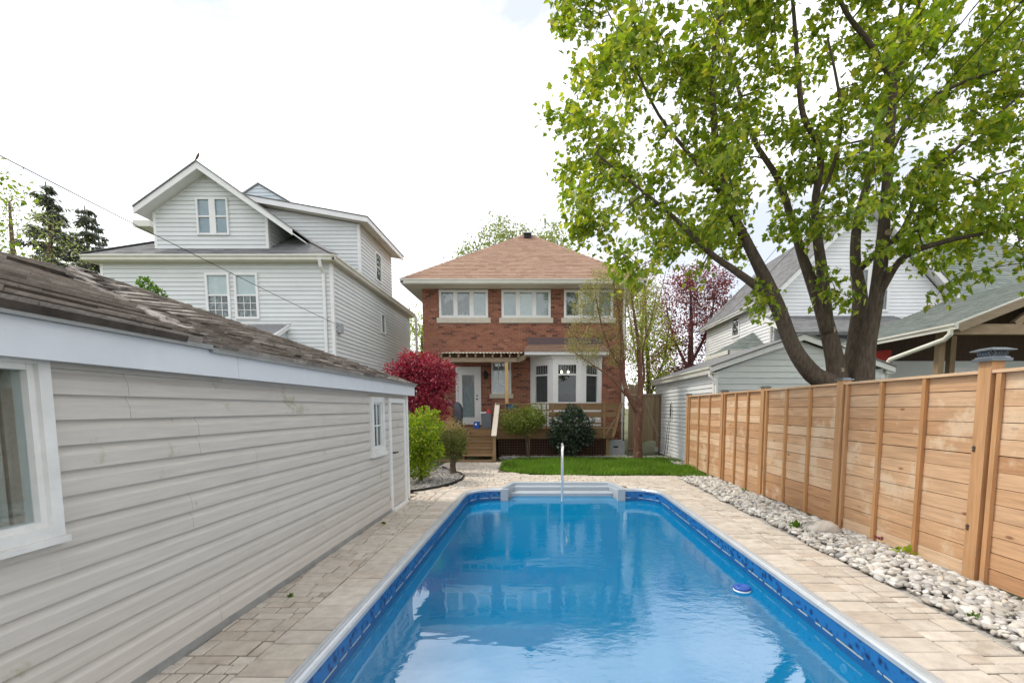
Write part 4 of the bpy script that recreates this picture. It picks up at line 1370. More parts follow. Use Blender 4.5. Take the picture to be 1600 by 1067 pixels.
# ------------------------------------------------------------------ deck
dk = thing('deck', 'raised wooden deck with stairs, railing bench and lattice skirt', 'deck', (-.5, 15.6, 0))
DZ = .93; dy0 = 14.70
for k in range(13):
    y_ = dy0 - .02 + k * .145
    part('deck_board', MB().box(-3.7, 2.5, y_, y_ + .139, DZ - .03, DZ), 'deck_x', dk)
part('rim_board', MB().box(-3.7, -2.36, dy0, dy0 + .04, .62, DZ - .031), 'deck_x', dk)
part('rim_board', MB().box(-1.46, 2.36, dy0, dy0 + .04, .60, DZ - .031), 'deck_x', dk)
for x in (-3.5, -.42, 1.0, 2.15): part('support_post', MB().box(x - .05, x + .05, dy0 + .05, dy0 + .15, 0, .62), 'deck_z', dk)
part('skirt_board', MB().box(-1.40, 2.0, dy0 + .10, dy0 + .12, .0, .08), 'lattice', dk)
for a, b in ((-1.42, -.48), (-.36, .94), (1.06, 2.08)):
    m = MB()
    x = a + .03
    while x < b - .02:
        m.box(x, x + .03, dy0 + .035, dy0 + .042, .05, .60); x += .085
    z = .09
    while z < .58:
        m.box(a, b, dy0 + .043, dy0 + .050, z, z + .03); z += .085
    part('lattice_panel', m, 'lattice', dk, kind='stuff')
part('under_deck_shade', MB().box(-3.6, 2.3, dy0 + .5, dy0 + .52, 0, .88), 'dark', dk)  # black sheet standing in for the shade behind the lattice
# stairs
sx0, sx1 = -2.36, -1.46
st = part('stair_stringer', MB().prism([(sx1 - .04, 13.62, 0), (sx1 - .04, 13.62, .14), (sx1 - .04, dy0, .88), (sx1 - .04, dy0, .55), (sx1 - .04, 13.95, 0)], (.04, 0, 0)), 'deck_x', dk)
part('stair_stringer', MB().prism([(sx0, 13.62, 0), (sx0, 13.62, .14), (sx0, dy0, .88), (sx0, dy0, .55), (sx0, 13.95, 0)], (.04, 0, 0)), 'deck_x', dk)
for k in range(4):
    z = .19 + k * .186; y_ = 13.56 + k * .275
    part('tread', MB().box(sx0 - .03, sx1 + .005, y_, y_ + .30, z - .035, z), 'deck_x', dk)
    if k: part('riser', MB().box(sx0 + .041, sx1 - .041, y_ + .03, y_ + .05, z - .186 + .001, z - .036), 'deck_x', dk)
part('riser', MB().box(sx0, sx1, dy0 - .03, dy0 - .004, .75, DZ - .035), 'deck_x', dk)
part('landing_board', MB().box(sx0 - .7, sx1 + .02, 13.42, 13.56, .0, .05), 'deck_x', dk)
part('newel_post', MB().box(-1.46, -1.37, 13.60, 13.69, 0, .80), 'deck_z', dk)
part('newel_post', MB().box(-1.46, -1.37, dy0 - .02, dy0 + .07, .60, 1.70), 'deck_z', dk)
part('stair_rail', MB().bar((-1.415, 13.50, .76), (-1.415, 14.74, 1.74), .15, .04), 'pale_board', dk)
# railing and bench along the front
part('top_rail', MB().box(-1.46, 2.62, dy0 - .06, dy0 + .10, 1.715, 1.75), 'deck_x', dk)
part('railing_board', MB().box(-1.37, .30, dy0, dy0 + .03, 1.50, 1.545), 'deck_x', dk)
for x in (-1.05, -.7, -.35, 0, .16): part('baluster', MB().box(x - .02, x + .02, dy0 + .03, dy0 + .07, .93, 1.71), 'deck_z', dk)
for i, (z0, z1) in enumerate(((1.53, 1.712), (1.30, 1.47), (1.08, 1.13), (.98, 1.02), (.64, .90))):
    part('bench_back_board', MB().box(.24, 2.50 - .07 * i, dy0 - .035, dy0 - .004, z0, z1), 'deck_x', dk)
for x in (.36, 1.30, 2.02): part('bench_upright', MB().box(x - .035, x + .035, dy0 - .075, dy0 - .036, .62, 1.712), 'deck_z', dk)
part('bench_upright', MB().bar((2.30, dy0 - .055, .66), (2.56, dy0 - .055, 1.714), .09, .04, (0, 1, 0)), 'deck_z', dk)
part('bench_brace', MB().bar((2.05, dy0 - .055, .70), (2.38, dy0 - .055, 1.25), .06, .04, (0, 1, 0)), 'deck_z', dk)
part('bench_seat', MB().box(.30, 2.42, dy0 + .03, dy0 + .45, 1.34, 1.38), 'deck_x', dk)

# things on the deck
bn = thing('grey_bin', 'open grey storage bin with a red item on the deck by the stairs', 'bin', (-1.8, 14.98, DZ))
m = MB(); b0_ = [(-1.95, 14.86), (-1.65, 14.86), (-1.65, 15.12), (-1.95, 15.12)]; c_ = (-1.80, 14.99)
tp = [(c_[0] + (x - c_[0]) * 1.12, c_[1] + (y_ - c_[1]) * 1.12) for x, y_ in b0_]; ti = [(c_[0] + (x - c_[0]) * 1.0, c_[1] + (y_ - c_[1]) * 1.0) for x, y_ in b0_]
vs = [(x, y_, DZ + .002) for x, y_ in b0_] + [(x, y_, 1.42) for x, y_ in tp] + [(x, y_, 1.42) for x, y_ in ti] + [(x, y_, 1.1) for x, y_ in ti]
fs = [(3, 2, 1, 0), (12, 13, 14, 15)]
for r in (0, 4, 8):
    for j in range(4): fs.append((r + j, r + (j + 1) % 4, r + 4 + (j + 1) % 4, r + 4 + j))
part('tub', m.add(vs, fs), 'grey_plastic', bn)
m = MB(); m.prism([(-1.985, 14.83, 1.42), (-1.80, 14.83, 1.43), (-1.80, 15.10, 1.46), (-1.985, 15.10, 1.44)], (0, 0, .02))
part('lid_flap', m, 'white_plastic', bn)
rj = part('red_jug', MB().lathe((-1.735, 14.98, 1.10), [(.07, 0), (.085, .02), (.085, .34), (.06, .40), (.03, .43), (.03, .46)], 12), 'red_plastic', None, True)
tag(rj, 'red plastic jug sticking out of the grey bin', 'jug')
bb = thing('blue_box', 'small dark blue carton with white label beside the grey bin', 'box', (-2.11, 14.86, DZ))
part('carton', MB().box(-2.20, -2.02, 14.78, 14.94, DZ + .001, 1.15), 'blue_plastic', bb)
part('label_patch', MB().box(-2.16, -2.10, 14.777, 14.78, 1.04, 1.10), 'white_plastic', bb)
bq = thing('covered_grill', 'barbecue under a dark grey fabric cover left of the back door', 'barbecue', (-2.95, 15.4, DZ))
m = MB(); lv = [(.24, .93), (.25, 1.3), (.25, 1.55), (.20, 1.72), (.10, 1.80)]
vs = []; fs = []; n = 16
for r, z in lv:
    for k in range(n):
        a = 2 * math.pi * k / n; w_ = 1 + .05 * math.sin(5 * a + z * 4)
        vs.append((-2.93 + math.copysign(abs(math.cos(a)) ** .5, math.cos(a)) * r * 1.0 * w_, 15.45 + math.copysign(abs(math.sin(a)) ** .5, math.sin(a)) * r * .9 * w_, z))
for i in range(len(lv) - 1):
    for k in range(n): fs.append((i * n + k, i * n + (k + 1) % n, (i + 1) * n + (k + 1) % n, (i + 1) * n + k))
fs.append(tuple(range((len(lv) - 1) * n, len(lv) * n)))
part('cover', m.add(vs, fs), 'cover_cloth', bq, True)
part('side_shelf', MB().bar((-3.2, 15.4, 1.86), (-2.95, 15.35, 1.72), .3, .03), 'utility_grey', bq)
pt = part('terracotta_planter', MB().lathe((-3.02, 14.95, DZ), [(.10, 0), (.12, .3), (.125, .62), (.14, .64), (.14, .70), (.11, .70), (.10, .6)], 16), 'terracotta', None, True)
tag(pt, 'tall tan planter standing in front of the covered grill', 'planter')
b2_ = part('blue_tub', MB().lathe((-1.02, 14.92, 1.55), [(.11, 0), (.14, .02), (.15, .16), (.155, .18), (.14, .18), (.12, .04)], 16), 'bright_blue', None, True)
tag(b2_, 'bright blue tub behind the deck railing beside the pine post', 'tub')
stl = part('deck_stool', MB().box(-1.25, -.80, 14.80, 15.05, 1.51, 1.548), 'deck_x'); 
tag(stl, 'small wooden stand under the bright blue tub', 'stand')
for x, y_ in ((-1.22, 14.83), (-.83, 14.83), (-1.22, 15.02), (-.83, 15.02)): part('leg', MB().box(x - .025, x + .025, y_ - .02, y_ + .02, DZ, 1.509), 'deck_z', stl)
ub = thing('utility_box', 'light grey utility box on the ground below the bench end', 'utility box', (2.46, 15.3, 0))
m = MB(); m.prism([(2.16, 15.15, .03), (2.78, 15.15, .03), (2.78, 15.15, .46), (2.72, 15.15, .52), (2.22, 15.15, .52), (2.16, 15.15, .46)], (0, .35, 0))
part('casing', m, 'utility_grey', ub)
part('grip_slot', MB().box(2.40, 2.56, 15.142, 15.149, .28, .33), 'dark', ub)
part('base_slab', MB().box(2.10, 2.84, 15.10, 15.55, -.01, .029), 'stone_sill', ub)

# side gates between the house and the neighbour's garage
gt = thing('board_fence_panel', 'tall brown vertical board fence panel at the corner of the brick house', 'fence panel', (3.2, 15.85, 0))
for k in range(5): part('board', MB().box(3.02 + k * .095, 3.02 + k * .095 + .089, 15.85 + .008 * (k % 2), 15.872 + .008 * (k % 2), .06, 2.42 - .02 * (k % 3)), 'grey_wood_z', gt)
part('top_rail', MB().box(3.0, 3.50, 15.81, 15.848, 2.0, 2.09), 'grey_wood_x', gt); part('bottom_rail', MB().box(3.0, 3.50, 15.81, 15.848, .14, .22), 'grey_wood_x', gt)
gt = thing('side_gate', 'low weathered board gate with curved bottom beside the neighbour garage', 'gate', (3.85, 15.95, 0))
for k in range(7):
    x = 3.52 + k * .098; lo = .34 + .12 * math.sin(math.pi * (k + .5) / 7) if k < 5 else .03 + .2 * (6 - k)
    part('board', MB().box(x, x + .092, 15.95, 15.972, lo, 2.02), 'grey_wood_z', gt)
part('top_rail', MB().box(3.50, 4.21, 15.92, 15.985, 2.022, 2.09), 'grey_wood_x', gt)
part('diagonal_brace', MB().bar((3.58, 15.935, 1.95), (4.10, 15.935, .6), .08, .025, (0, 1, 0)), 'grey_wood_x', gt)
ob = thing('garden_obelisk', 'slim dark iron plant trellis leaning on the neighbour garage wall', 'trellis', (4.05, 14.2, 0))
m = MB(); f0 = (4.02, 14.25, 0.02); f1 = (4.02, 14.75, .02); tpz = (4.14, 14.62, 1.62)
for s in (0, 1): m.tube([(4.00, 14.45 + .28 * s, .01), (4.06, 14.48 + .22 * s, .8), (4.125, 14.55 + .12 * s, 1.35), (4.14, 14.61, 1.55)], .007, 5)
for t in np.linspace(.1, .95, 9): m.tube([(4.00 + .135 * t, 14.45 + .14 * t, 1.5 * t), (4.00 + .135 * t, 14.73 - .10 * t, 1.5 * t)], .006, 5)
part('frame', m, 'iron', ob)
m = MB()
for k in range(4):
    pts = [(4.125 + .004, 14.61 + .075 * math.sin(a + k * 1.57) * math.sin(a / 2), 1.28 + .085 * a / 1.0) for a in np.linspace(.2, 5, 14)]
    m.tube(pts, .006, 5)
m.tube([(4.14, 14.61, 1.5), (4.15, 14.61, 1.78)], .008, 5)
part('scroll_top', m, 'iron', ob)

# ================================================================== WHITE HOUSE behind the garage
def siding(parent, fr, poly, h, m, rg, holes=(), n1=.004, lap=.021, nmax=300, length=None):
    us = [p[0] for p in poly]; vs = [p[1] for p in poly]
    pcs = []
    for P, a, b in rows(min(us), max(us), min(vs), max(vs), h, length or (max(us) - min(us) + 1), .0015, rg, bond=0, holes=holes):
        Q = clip(P, poly)
        if Q: pcs.append((Q, a, b))
    emit('siding_board', pcs, fr, m, parent, n0=0, n1=n1, lap=lap, nmax=nmax, rng=rg)
def shingles(parent, a, b, poly3, m, rg, nmax=0, h=.14, ref=None):
    pl = slope(a, b, ref or poly3[2]); P2 = [uv(pl, q) for q in poly3]
    us = [p[0] for p in P2]; vs = [p[1] for p in P2]
    pcs = []
    for P, v0, v1 in rows(min(us), max(us), min(vs), max(vs), h, lambda: rg.uniform(.18, .36), .004, rg):
        Q = clip(P, P2)
        if Q: pcs.append((Q, v0, v1))
    emit('shingle', pcs, pl, m, parent, n0=-.008, n1=.003, lap=.010, jn=.0015, nmax=nmax, rng=rg)
wr = random.Random(21)
wh = thing('white_house', 'tall white sided house with gabled dormer behind the garage', 'house', (-9, 16.5, 0))
x0, x1, y0, y1 = -12.2, -5.81, 13.0, 20.4
f1 = front(y0); e1_ = east(x1)
m = MB(); m.box(x0, x1 - .001, y0 + .001, y1, 0, 5.66)
core = part('wall', m, 'siding_white', wh)
wn1 = [(-9.32, -8.65, 4.06, 5.31), (-8.52, -7.86, 4.06, 5.31)]
siding(core, f1, [(x0 + .06, 0), (x1 - .06, 0), (x1 - .06, 5.6), (x0 + .06, 5.6)], .118, 'siding_white', wr, holes=wn1)
siding(core, e1_, [(y0 + .06, 0), (y1 - .06, 0), (y1 - .06, 5.6), (y0 + .06, 5.6)], .118, 'siding_white', wr, holes=[(16.75, 17.2, 4.28, 5.02)])
part('corner_trim', MB().box(x1 - .06, x1 + .022, y0 - .022, y0 + .06, 0, 5.62), 'white_paint', core)
part('corner_trim', MB().box(x0 - .02, x0 + .06, y0 - .022, y0 + .06, 0, 5.62), 'white_paint', core)
part('corner_trim', MB().box(x1 - .06, x1 + .022, y1 - .06, y1 + .02, 0, 5.62), 'white_paint', core)
for q in wn1:
    window(wh, f1, *q, .062, 1, meet=.52, proud=.06, back=('tree_reflection', 'blind_light'), grid=(3, 3), gridrows=(0,), gm='glass')
window(wh, e1_, 16.75, 17.2, 4.28, 5.02, .06, 1, proud=.05, back='blind')
# eaves
m = MB(); m.box(x0 - .25, x1 + .2, y0 - .26, y0, 5.58, 5.61); m.box(x1, x1 + .2, y0, y1 + .2, 5.58, 5.61); m.box(x0 - .25, x0, y0, y1 + .2, 5.58, 5.61)
part('soffit', m, 'soffit', wh)
m = MB(); gp = [(0, 0), (.0, .05), (.04, .09), (.04, .125), (-.06, .125), (-.06, 0)]
m.prism([(x0 - .28, y0 - .28 - a, 5.60 + b) for a, b in gp], (x1 - x0 + .50, 0, 0)); part('gutter', m, 'gutter', wh)
m = MB(); m.prism([(x1 + .20 + a, y0 - .28, 5.60 + b) for a, b in gp], (0, y1 - y0 + .5, 0)); part('gutter', m, 'gutter', wh)
cA, cB = (x0 - .28, y0 - .30, 5.72), (x1 + .22, y0 - .30, 5.72); w_ = (cB[0] - cA[0]) / 2; rz = 5.72 + .62 * w_
cC, cD = (cB[0], y1 + .25, 5.72), (cA[0], y1 + .25, 5.72)
pk = (cA[0] + w_, cA[1] + w_, rz); pk2 = (pk[0], y1 - 2.6, rz)
m = MB(); m.add([(a, b, c - .012) for a, b, c in (cA, cB, cC, cD, pk, pk2)], [(0, 1, 4), (1, 2, 5, 4), (2, 3, 5), (3, 0, 4, 5)])
wroof = part('roof', m, 'shingle_grey', wh)
shingles(wroof, cA, cB, [cA, cB, pk], 'shingle_grey', wr)
shingles(wroof, cB, cC, [cB, cC, pk2, pk], 'shingle_grey', wr)
def strip(a, b, w, up=.02):
    a, b = np.array(a), np.array(b); m = MB()
    return m.bar(a + (0, 0, up), b + (0, 0, up), w, .02)
part('hip_cap', strip(cB, pk, .2), 'shingle_grey', wroof); part('hip_cap', strip(cA, pk, .2), 'shingle_grey', wroof)
# front dormer with gable
DY = 13.22
gl, gr_, gpk = -10.82, -7.66, (-9.28, 8.20)
dp = [(gl, 5.80), (gr_, 5.80), (gr_, 7.03), (gpk[0], 8.10), (gl, 7.05)]
m = MB(); m.prism([(x, DY, z) for x, z in dp], (0, 3.2, 0))
dorm = part('dormer', m, 'siding_white', wh)
dw = [(-9.60, -8.71, 6.40, 7.40)]
fd_ = front(DY)
siding(dorm, fd_, [(gl + .06, 5.80), (gr_ - .06, 5.80), (gr_ - .06, 7.0), (gpk[0], 8.08), (gl + .06, 7.02)], .118, 'siding_white', wr, holes=dw)
siding(dorm, east(gr_), [(DY + .06, 5.86), (DY + .06, 7.05), (DY + 2.0, 7.05)], .118, 'siding_white', wr)
part('corner_trim', MB().box(gr_ - .06, gr_ + .02, DY - .02, DY + .06, 5.85, 7.02), 'white_paint', dorm); part('corner_trim', MB().box(gl - .02, gl + .06, DY - .02, DY + .06, 5.85, 7.02), 'white_paint', dorm)
w = window(dorm, fd_, *dw[0], .05, 2, meet=.5, proud=.06, back='blind_blue', mull=.17)
for (xa, za), (xb, zb) in (((gpk[0], gpk[1]), (-11.08, 7.02)), ((gpk[0], gpk[1]), (-6.80, 6.46))):
    m = MB(); m.prism([(xa, DY - .36, za - .01), (xb, DY - .36, zb - .01), (xb, DY - .36, zb - .17), (xa, DY - .36, za - .19)], (0, .04, 0))
    part('rake_board', m, 'white_paint', dorm)
    m = MB(); m.prism([(xa, DY - .32, za - .10), (xb, DY - .32, zb - .10), (xb, DY - .32, zb - .14), (xa, DY - .32, za - .14)], (0, 3.4, 0)); part('soffit', m, 'white_paint', dorm)
    m = MB(); m.prism([(xa, DY - .39, za + .025), (xb, DY - .39, zb + .025), (xb, DY - .39, zb - .009), (xa, DY - .39, za - .009)], (0, 3.8, 0)); part('dormer_roof', m, 'shingle_grey', dorm)
# upper floor blocks at both sides and the top gable
BYF = 15.05
bp3 = [(-9.4, 6.4), (-5.81, 5.9), (-5.81, 7.42), (-9.4, 8.02)]
m = MB(); m.prism([(x, BYF, z) for x, z in [(-9.4, 5.7), (-5.815, 5.7), (-5.815, 7.42), (-9.4, 8.02)]], (0, 3.1, 0))
ub_ = part('upper_block', m, 'siding_white', wh)
siding(ub_, front(BYF), [(-9.4, 5.8), (-5.87, 5.8), (-5.87, 7.42), (-9.4, 8.02)], .118, 'siding_white', wr)
sw_ = [(16.35, 16.95, 6.05, 7.05)]
siding(ub_, east(-5.815), [(BYF + .06, 5.72), (BYF + 3.1, 5.72), (BYF + 3.1, 7.42), (BYF + .06, 7.42)], .118, 'siding_white', wr, holes=sw_)
part('corner_trim', MB().box(-5.87, -5.79, BYF - .02, BYF + .06, 5.75, 7.42), 'white_paint', ub_)
window(ub_, east(-5.815), *sw_[0], .06, 1, meet=.5, proud=.05, back='window_dark')
m = MB(); m.prism([(-9.5, BYF - .32, 8.22), (-5.42, BYF - .32, 7.50), (-5.42, BYF - .32, 7.36), (-9.5, BYF - .32, 8.06)], (0, .04, 0)); m.box(-5.45, -5.42, BYF - .28, BYF + 3.4, 7.36, 7.50)
part('rake_board', m, 'white_paint', ub_)
m = MB(); m.prism([(-9.5, BYF - .34, 8.25), (-5.40, BYF - .34, 7.53), (-5.40, BYF - .34, 7.505), (-9.5, BYF - .34, 8.225)], (0, 3.8, 0)); part('block_roof', m, 'shingle_grey', ub_)
m = MB(); m.prism([(-9.4, BYF - .28, 8.06), (-5.45, BYF - .28, 7.40), (-5.45, BYF - .28, 7.38), (-9.4, BYF - .28, 8.04)], (0, 3.6, 0)); part('soffit', m, 'soffit', ub_)
m = MB(); m.prism([(x, BYF, z) for x, z in [(-12.25, 5.7), (-9.3, 5.7), (-9.3, 7.9), (-12.25, 7.30)]], (0, 3.1, 0))
lb_ = part('upper_block', m, 'siding_white', wh)
part('gutter', MB().box(-12.75, -12.2, BYF - .3, BYF + 3.2, 7.24, 7.42), 'gutter', lb_)
TG = 16.6
m = MB(); m.prism([(-12.2, TG, 7.9), (-7.4, TG, 7.9), (-9.85, TG, 9.36)], (0, 3, 0))
tg_ = part('top_gable', m, 'siding_blue', wh)
siding(tg_, front(TG), [(-12.2, 7.9), (-7.4, 7.9), (-9.85, 9.34)], .118, 'siding_blue', wr)
for xb in (-12.4, -7.2):
    m = MB(); m.prism([(-9.85, TG - .06, 9.40), (xb, TG - .06, 7.85), (xb, TG - .06, 7.78), (-9.85, TG - .06, 9.345)], (0, 3.2, 0)); part('top_roof', m, 'shingle_grey', tg_)
# small porch roof low on the front, meter box, downspouts
m = MB(); m.prism([(-9.6, 13.0, 3.92), (-9.6, 11.85, 3.30), (-9.6, 11.85, 3.24), (-9.6, 13.0, 3.86)], (2.5, 0, 0)); pr_ = part('porch_roof', m, 'shingle_grey', wh)
m = MB(); m.prism([(-7.10, 13.0, 3.915), (-7.10, 11.83, 3.295), (-7.10, 11.83, 3.17), (-7.10, 13.0, 3.79)], (.04, 0, 0)); part('rake_board', m, 'white_paint', pr_)
m = MB(); m.prism([(-7.22, 12.98, 3.80), (-7.22, 11.95, 3.22), (-7.22, 11.95, 2.2), (-7.22, 12.98, 2.2)], (.08, 0, 0)); part('cheek_wall', m, 'siding_blue', pr_)
part('porch_trim', MB().box(-9.7, -7.0, 12.96, 12.985, 3.93, 3.97), 'white_paint', pr_)
part('meter_box', MB().box(-5.80, -5.68, 13.12, 13.32, 3.72, 3.98), 'utility_grey', wh)
m = MB(); m.tube([(-6.0, 12.68, 5.60), (-6.0, 12.74, 5.42), (-6.02, 12.93, 5.28), (-6.02, 12.94, .1)], .045, 8); part('downspout', m, 'white_paint', wh)
m = MB(); m.tube([(-5.55, 20.55, 5.6), (-5.55, 20.55, .1)], .06, 8); part('downspout', m, 'white_paint', wh)
chm = thing('roof_vent_pipe', 'short brown vent stack behind the white house roof edge', 'vent pipe', (-13.2, 15.5, 6))
part('pipe', MB().tube([(-13.3, 16.0, 3), (-13.3, 16.0, 6.75)], .09, 10), 'terracotta', chm); part('cap', MB().lathe((-13.3, 16.0, 6.75), [(.12, 0), (.12, .05), (.05, .1)], 10), 'iron', chm)
# bird on the dormer's peak
bd = MB(); rb = [(0, -.16, .09, .012), (0, -.09, .10, .03), (0, 0, .115, .05), (0, .07, .15, .045), (0, .12, .185, .035), (0, .15, .19, .02), (0, .19, .185, .006)]
bdo = thing('perched_bird', 'small dark bird perched on the white house dormer peak', 'bird', (-9.28, 12.9, 8.225))
m = MB(); m.tube([(-9.28 + y_ * .4, 12.9, 8.225 + z * .75 + y_ * .35) for _, y_, z, r in rb], [r * .6 for *_, r in rb], 8)
part('body', m, 'twig', bdo, True)
for s in (-1, 1): part('leg', MB().tube([(-9.27, 12.9 + s * .02, 8.30), (-9.27, 12.9 + s * .02, 8.222)], .005, 4), 'twig', bdo)

# ================================================================== NEIGHBOUR'S GARAGE beyond the fence
ng = thing('neighbour_garage', 'low white sided garage with front gable beyond the cedar fence', 'garage', (6.25, 14, 0))
a0, a1, b0_, b1_ = 4.20, 8.30, 11.15, 16.75
m = MB(); m.prism([(a0, b0_, 0), (a1, b0_, 0), (a1, b0_, 2.45), (6.25, b0_, 3.20), (a0, b0_, 2.45)], (0, b1_ - b0_, 0))
c2 = part('wall', m, 'siding_white', ng)
siding(c2, front(b0_), [(a0 + .08, 0), (a1 - .08, 0), (a1 - .08, 2.44), (6.25, 3.17), (a0 + .08, 2.44)], .145, 'siding_white', wr)
siding(c2, west(a0), [(b0_ + .05, .02), (b1_, .02), (b1_, 2.45), (b0_ + .05, 2.45)], .115, 'siding_white', wr)
part('corner_trim', MB().box(a0 - .025, a0 + .08, b0_ - .025, b0_ + .05, 0, 2.42), 'white_paint', c2); part('corner_trim', MB().box(a1 - .08, a1 + .02, b0_ - .025, b0_ + .05, 0, 2.42), 'white_paint', c2)
for xb, s in ((a0 - .16, -1), (a1 + .16, 1)):
    m = MB(); m.prism([(6.25, b0_ - .16, 3.335), (xb, b0_ - .16, 2.56), (xb, b0_ - .16, 2.44), (6.25, b0_ - .16, 3.20)], (0, .04, 0)); part('rake_board', m, 'white_paint', ng)
    m = MB(); m.prism([(6.25, b0_ - .19, 3.37), (xb - .0, b0_ - .19, 2.595), (xb, b0_ - .19, 2.565), (6.25, b0_ - .19, 3.34)], (0, b1_ - b0_ + .4, 0)); part('roof', m, 'shingle_grey', ng)
    part('soffit', MB().prism([(xb, b0_ - .12, 2.44), (xb - s * .18, b0_ - .12, 2.44), (xb - s * .18, b0_ - .12, 2.42), (xb, b0_ - .12, 2.42)], (0, b1_ - b0_ + .2, 0)), 'white_paint', ng)
m = MB(); m.prism([(a0 - .16 - a, b0_ - .15, 2.45 + b) for a, b in gp], (0, b1_ - b0_ + .3, 0)); part('gutter', m, 'gutter', ng)
m = MB(); m.tube([(a0 - .12, b0_ - .02, 2.46), (a0 - .12, b0_ - .02, 2.36), (a0 + .0, b0_ - .06, 2.24), (a0 + .03, b0_ - .07, 2.14), (a0 + .03, b0_ - .07, .1)], .042, 8); part('downspout', m, 'white_paint', ng)

# ================================================================== NEIGHBOUR'S HOUSE with porch
nh = thing('neighbour_house', 'white gabled house with grey roofs behind the maple tree', 'house', (12, 20, 0))
hx, hX, hy, hY = 8.63, 14.8, 17.2, 24.2
pkz = 8.95; pkx = 11.72
m = MB(); m.prism([(hx, hy, 0), (hX, hy, 0), (hX, hy, 5.70), (pkx, hy, pkz - .1), (hx, hy, 5.70)], (0, hY - hy, 0))
c3 = part('wall', m, 'siding_bright', nh)
gw_ = [(11.40, 12.80, 5.12, 6.72)]
siding(c3, front(hy), [(hx, 3.0), (hX, 3.0), (hX, 5.70), (pkx, pkz - .12), (hx, 5.70)], .13, 'siding_bright', wr, holes=gw_)
siding(c3, west(hx), [(hy, 2.0), (hY, 2.0), (hY, 5.7), (hy, 5.7)], .13, 'siding_bright', wr, holes=[(20.15, 20.95, 4.72, 5.62)])
window(c3, front(hy), *gw_[0], .10, 2, meet=.5, proud=.06, back='window_dark', mull=.3)
window(c3, west(hx), 20.15, 20.95, 4.72, 5.62, .09, 1, proud=.05, back='window_dark')
for xb in (hx - .28, hX + .28):
    s = -1 if xb < pkx else 1
    m = MB(); m.prism([(pkx, hy - .40, pkz + .08), (xb, hy - .40, 5.68), (xb, hy - .40, 5.46), (pkx, hy - .40, pkz - .16)], (0, .05, 0)); part('rake_board', m, 'white_paint', nh)
    m = MB(); m.prism([(pkx, hy - .35, pkz - .04), (xb, hy - .35, 5.56), (xb, hy - .35, 5.52), (pkx, hy - .35, pkz - .08)], (0, .36, 0)); part('soffit', m, 'white_paint', nh)
    A_, B_, C_, D_ = (xb - s * .0, hy - .43, 5.70), (xb, hY + .4, 5.70), (pkx, hY + .4, pkz + .12), (pkx, hy - .43, pkz + .12)
    m = MB(); m.add([A_, B_, C_, D_], [(0, 1, 2, 3)]); r_ = part('roof', m, 'shingle_grey', nh)
    if s < 0: shingles(r_, A_, B_, [A_, B_, C_, D_], 'shingle_grey', wr)
m = MB(); m.prism([(hx - .28 - a, hy - .4, 5.56 + b) for a, b in gp], (0, hY - hy + .6, 0)); part('gutter', m, 'white_paint', nh)
m = MB(); m.tube([(hx - .27, hy - .2, 5.58), (hx - .24, hy - .15, 5.42), (hx - .06, hy + .1, 5.32), (hx - .06, hy + .12, 3.0)], .05, 8); part('downspout', m, 'white_paint', nh)
# big cross roof on the far side
A_, B_, C_, D_ = (12.6, 17.65, 5.75), (22.6, 17.65, 5.75), (20.35, 21, 9.12), (11.7, 21, 9.12)
m = MB(); m.add([A_, B_, C_, D_, (12.6, 24.4, 5.75), (22.6, 24.4, 5.75)], [(0, 1, 2, 3), (1, 5, 2), (4, 3, 2, 5)]); r_ = part('roof', m, 'shingle_grey', nh)
shingles(r_, A_, B_, [A_, B_, C_, D_], 'shingle_green', wr)
part('wall', MB().box(14.82, 22.2, 18.0, 24, 0, 5.7), 'siding_bright', nh)
# low roofs between gable wall and garage
A_, B_, C_, D_ = (8.15, 14.9, 4.02), (13.0, 14.9, 4.02), (13.0, hy - .02, 4.98), (8.15, hy - .02, 4.98)
m = MB(); m.prism([(8.15, 14.9, 4.0), (8.15, hy - .02, 4.96), (8.15, hy - .02, 4.90), (8.15, 14.9, 3.94)], (4.85, 0, 0)); r_ = part('lean_to_roof', m, 'shingle_grey', nh)
shingles(r_, A_, B_, [A_, B_, C_, D_], 'shingle_grey', wr)
m = MB(); m.prism([(8.12, 14.86, 4.0), (8.12, hy - .02, 4.97), (8.12, hy - .02, 4.80), (8.12, 14.86, 3.84)], (.03, 0, 0)); part('rake_board', m, 'white_paint', r_)
part('post', MB().box(8.2, 8.32, 15.1, 15.22, 0, 3.95), 'white_paint', r_)
part('lean_to_wall', MB().box(8.75, 12.9, 15.3, hy - .01, 0, 3.9), 'siding_bright', r_)
A_, B_, C_, D_, T_ = (7.1, 17.5, 3.78), (7.1, 19.9, 3.78), (hx, 19.9, 3.78), (hx, 17.5, 3.78), (8.5, 18.6, 4.62)
m = MB(); m.add([A_, B_, C_, D_, T_], [(0, 1, 4), (1, 2, 4), (2, 3, 4), (3, 0, 4), (3, 2, 1, 0)]); r_ = part('bay_roof', m, 'shingle_green', nh)
shingles(r_, D_, A_, [D_, A_, T_], 'shingle_green', wr); shingles(r_, A_, B_, [A_, B_, T_], 'shingle_green', wr)
m = MB(); m.box(7.05, hx, 17.42, 17.5, 3.62, 3.77); m.box(7.02, 7.1, 17.42, 19.9, 3.62, 3.77); part('gutter', m, 'gutter', r_)
part('bay_wall', MB().box(7.4, hx, 17.8, 19.6, 0, 3.62), 'siding_bright', r_)
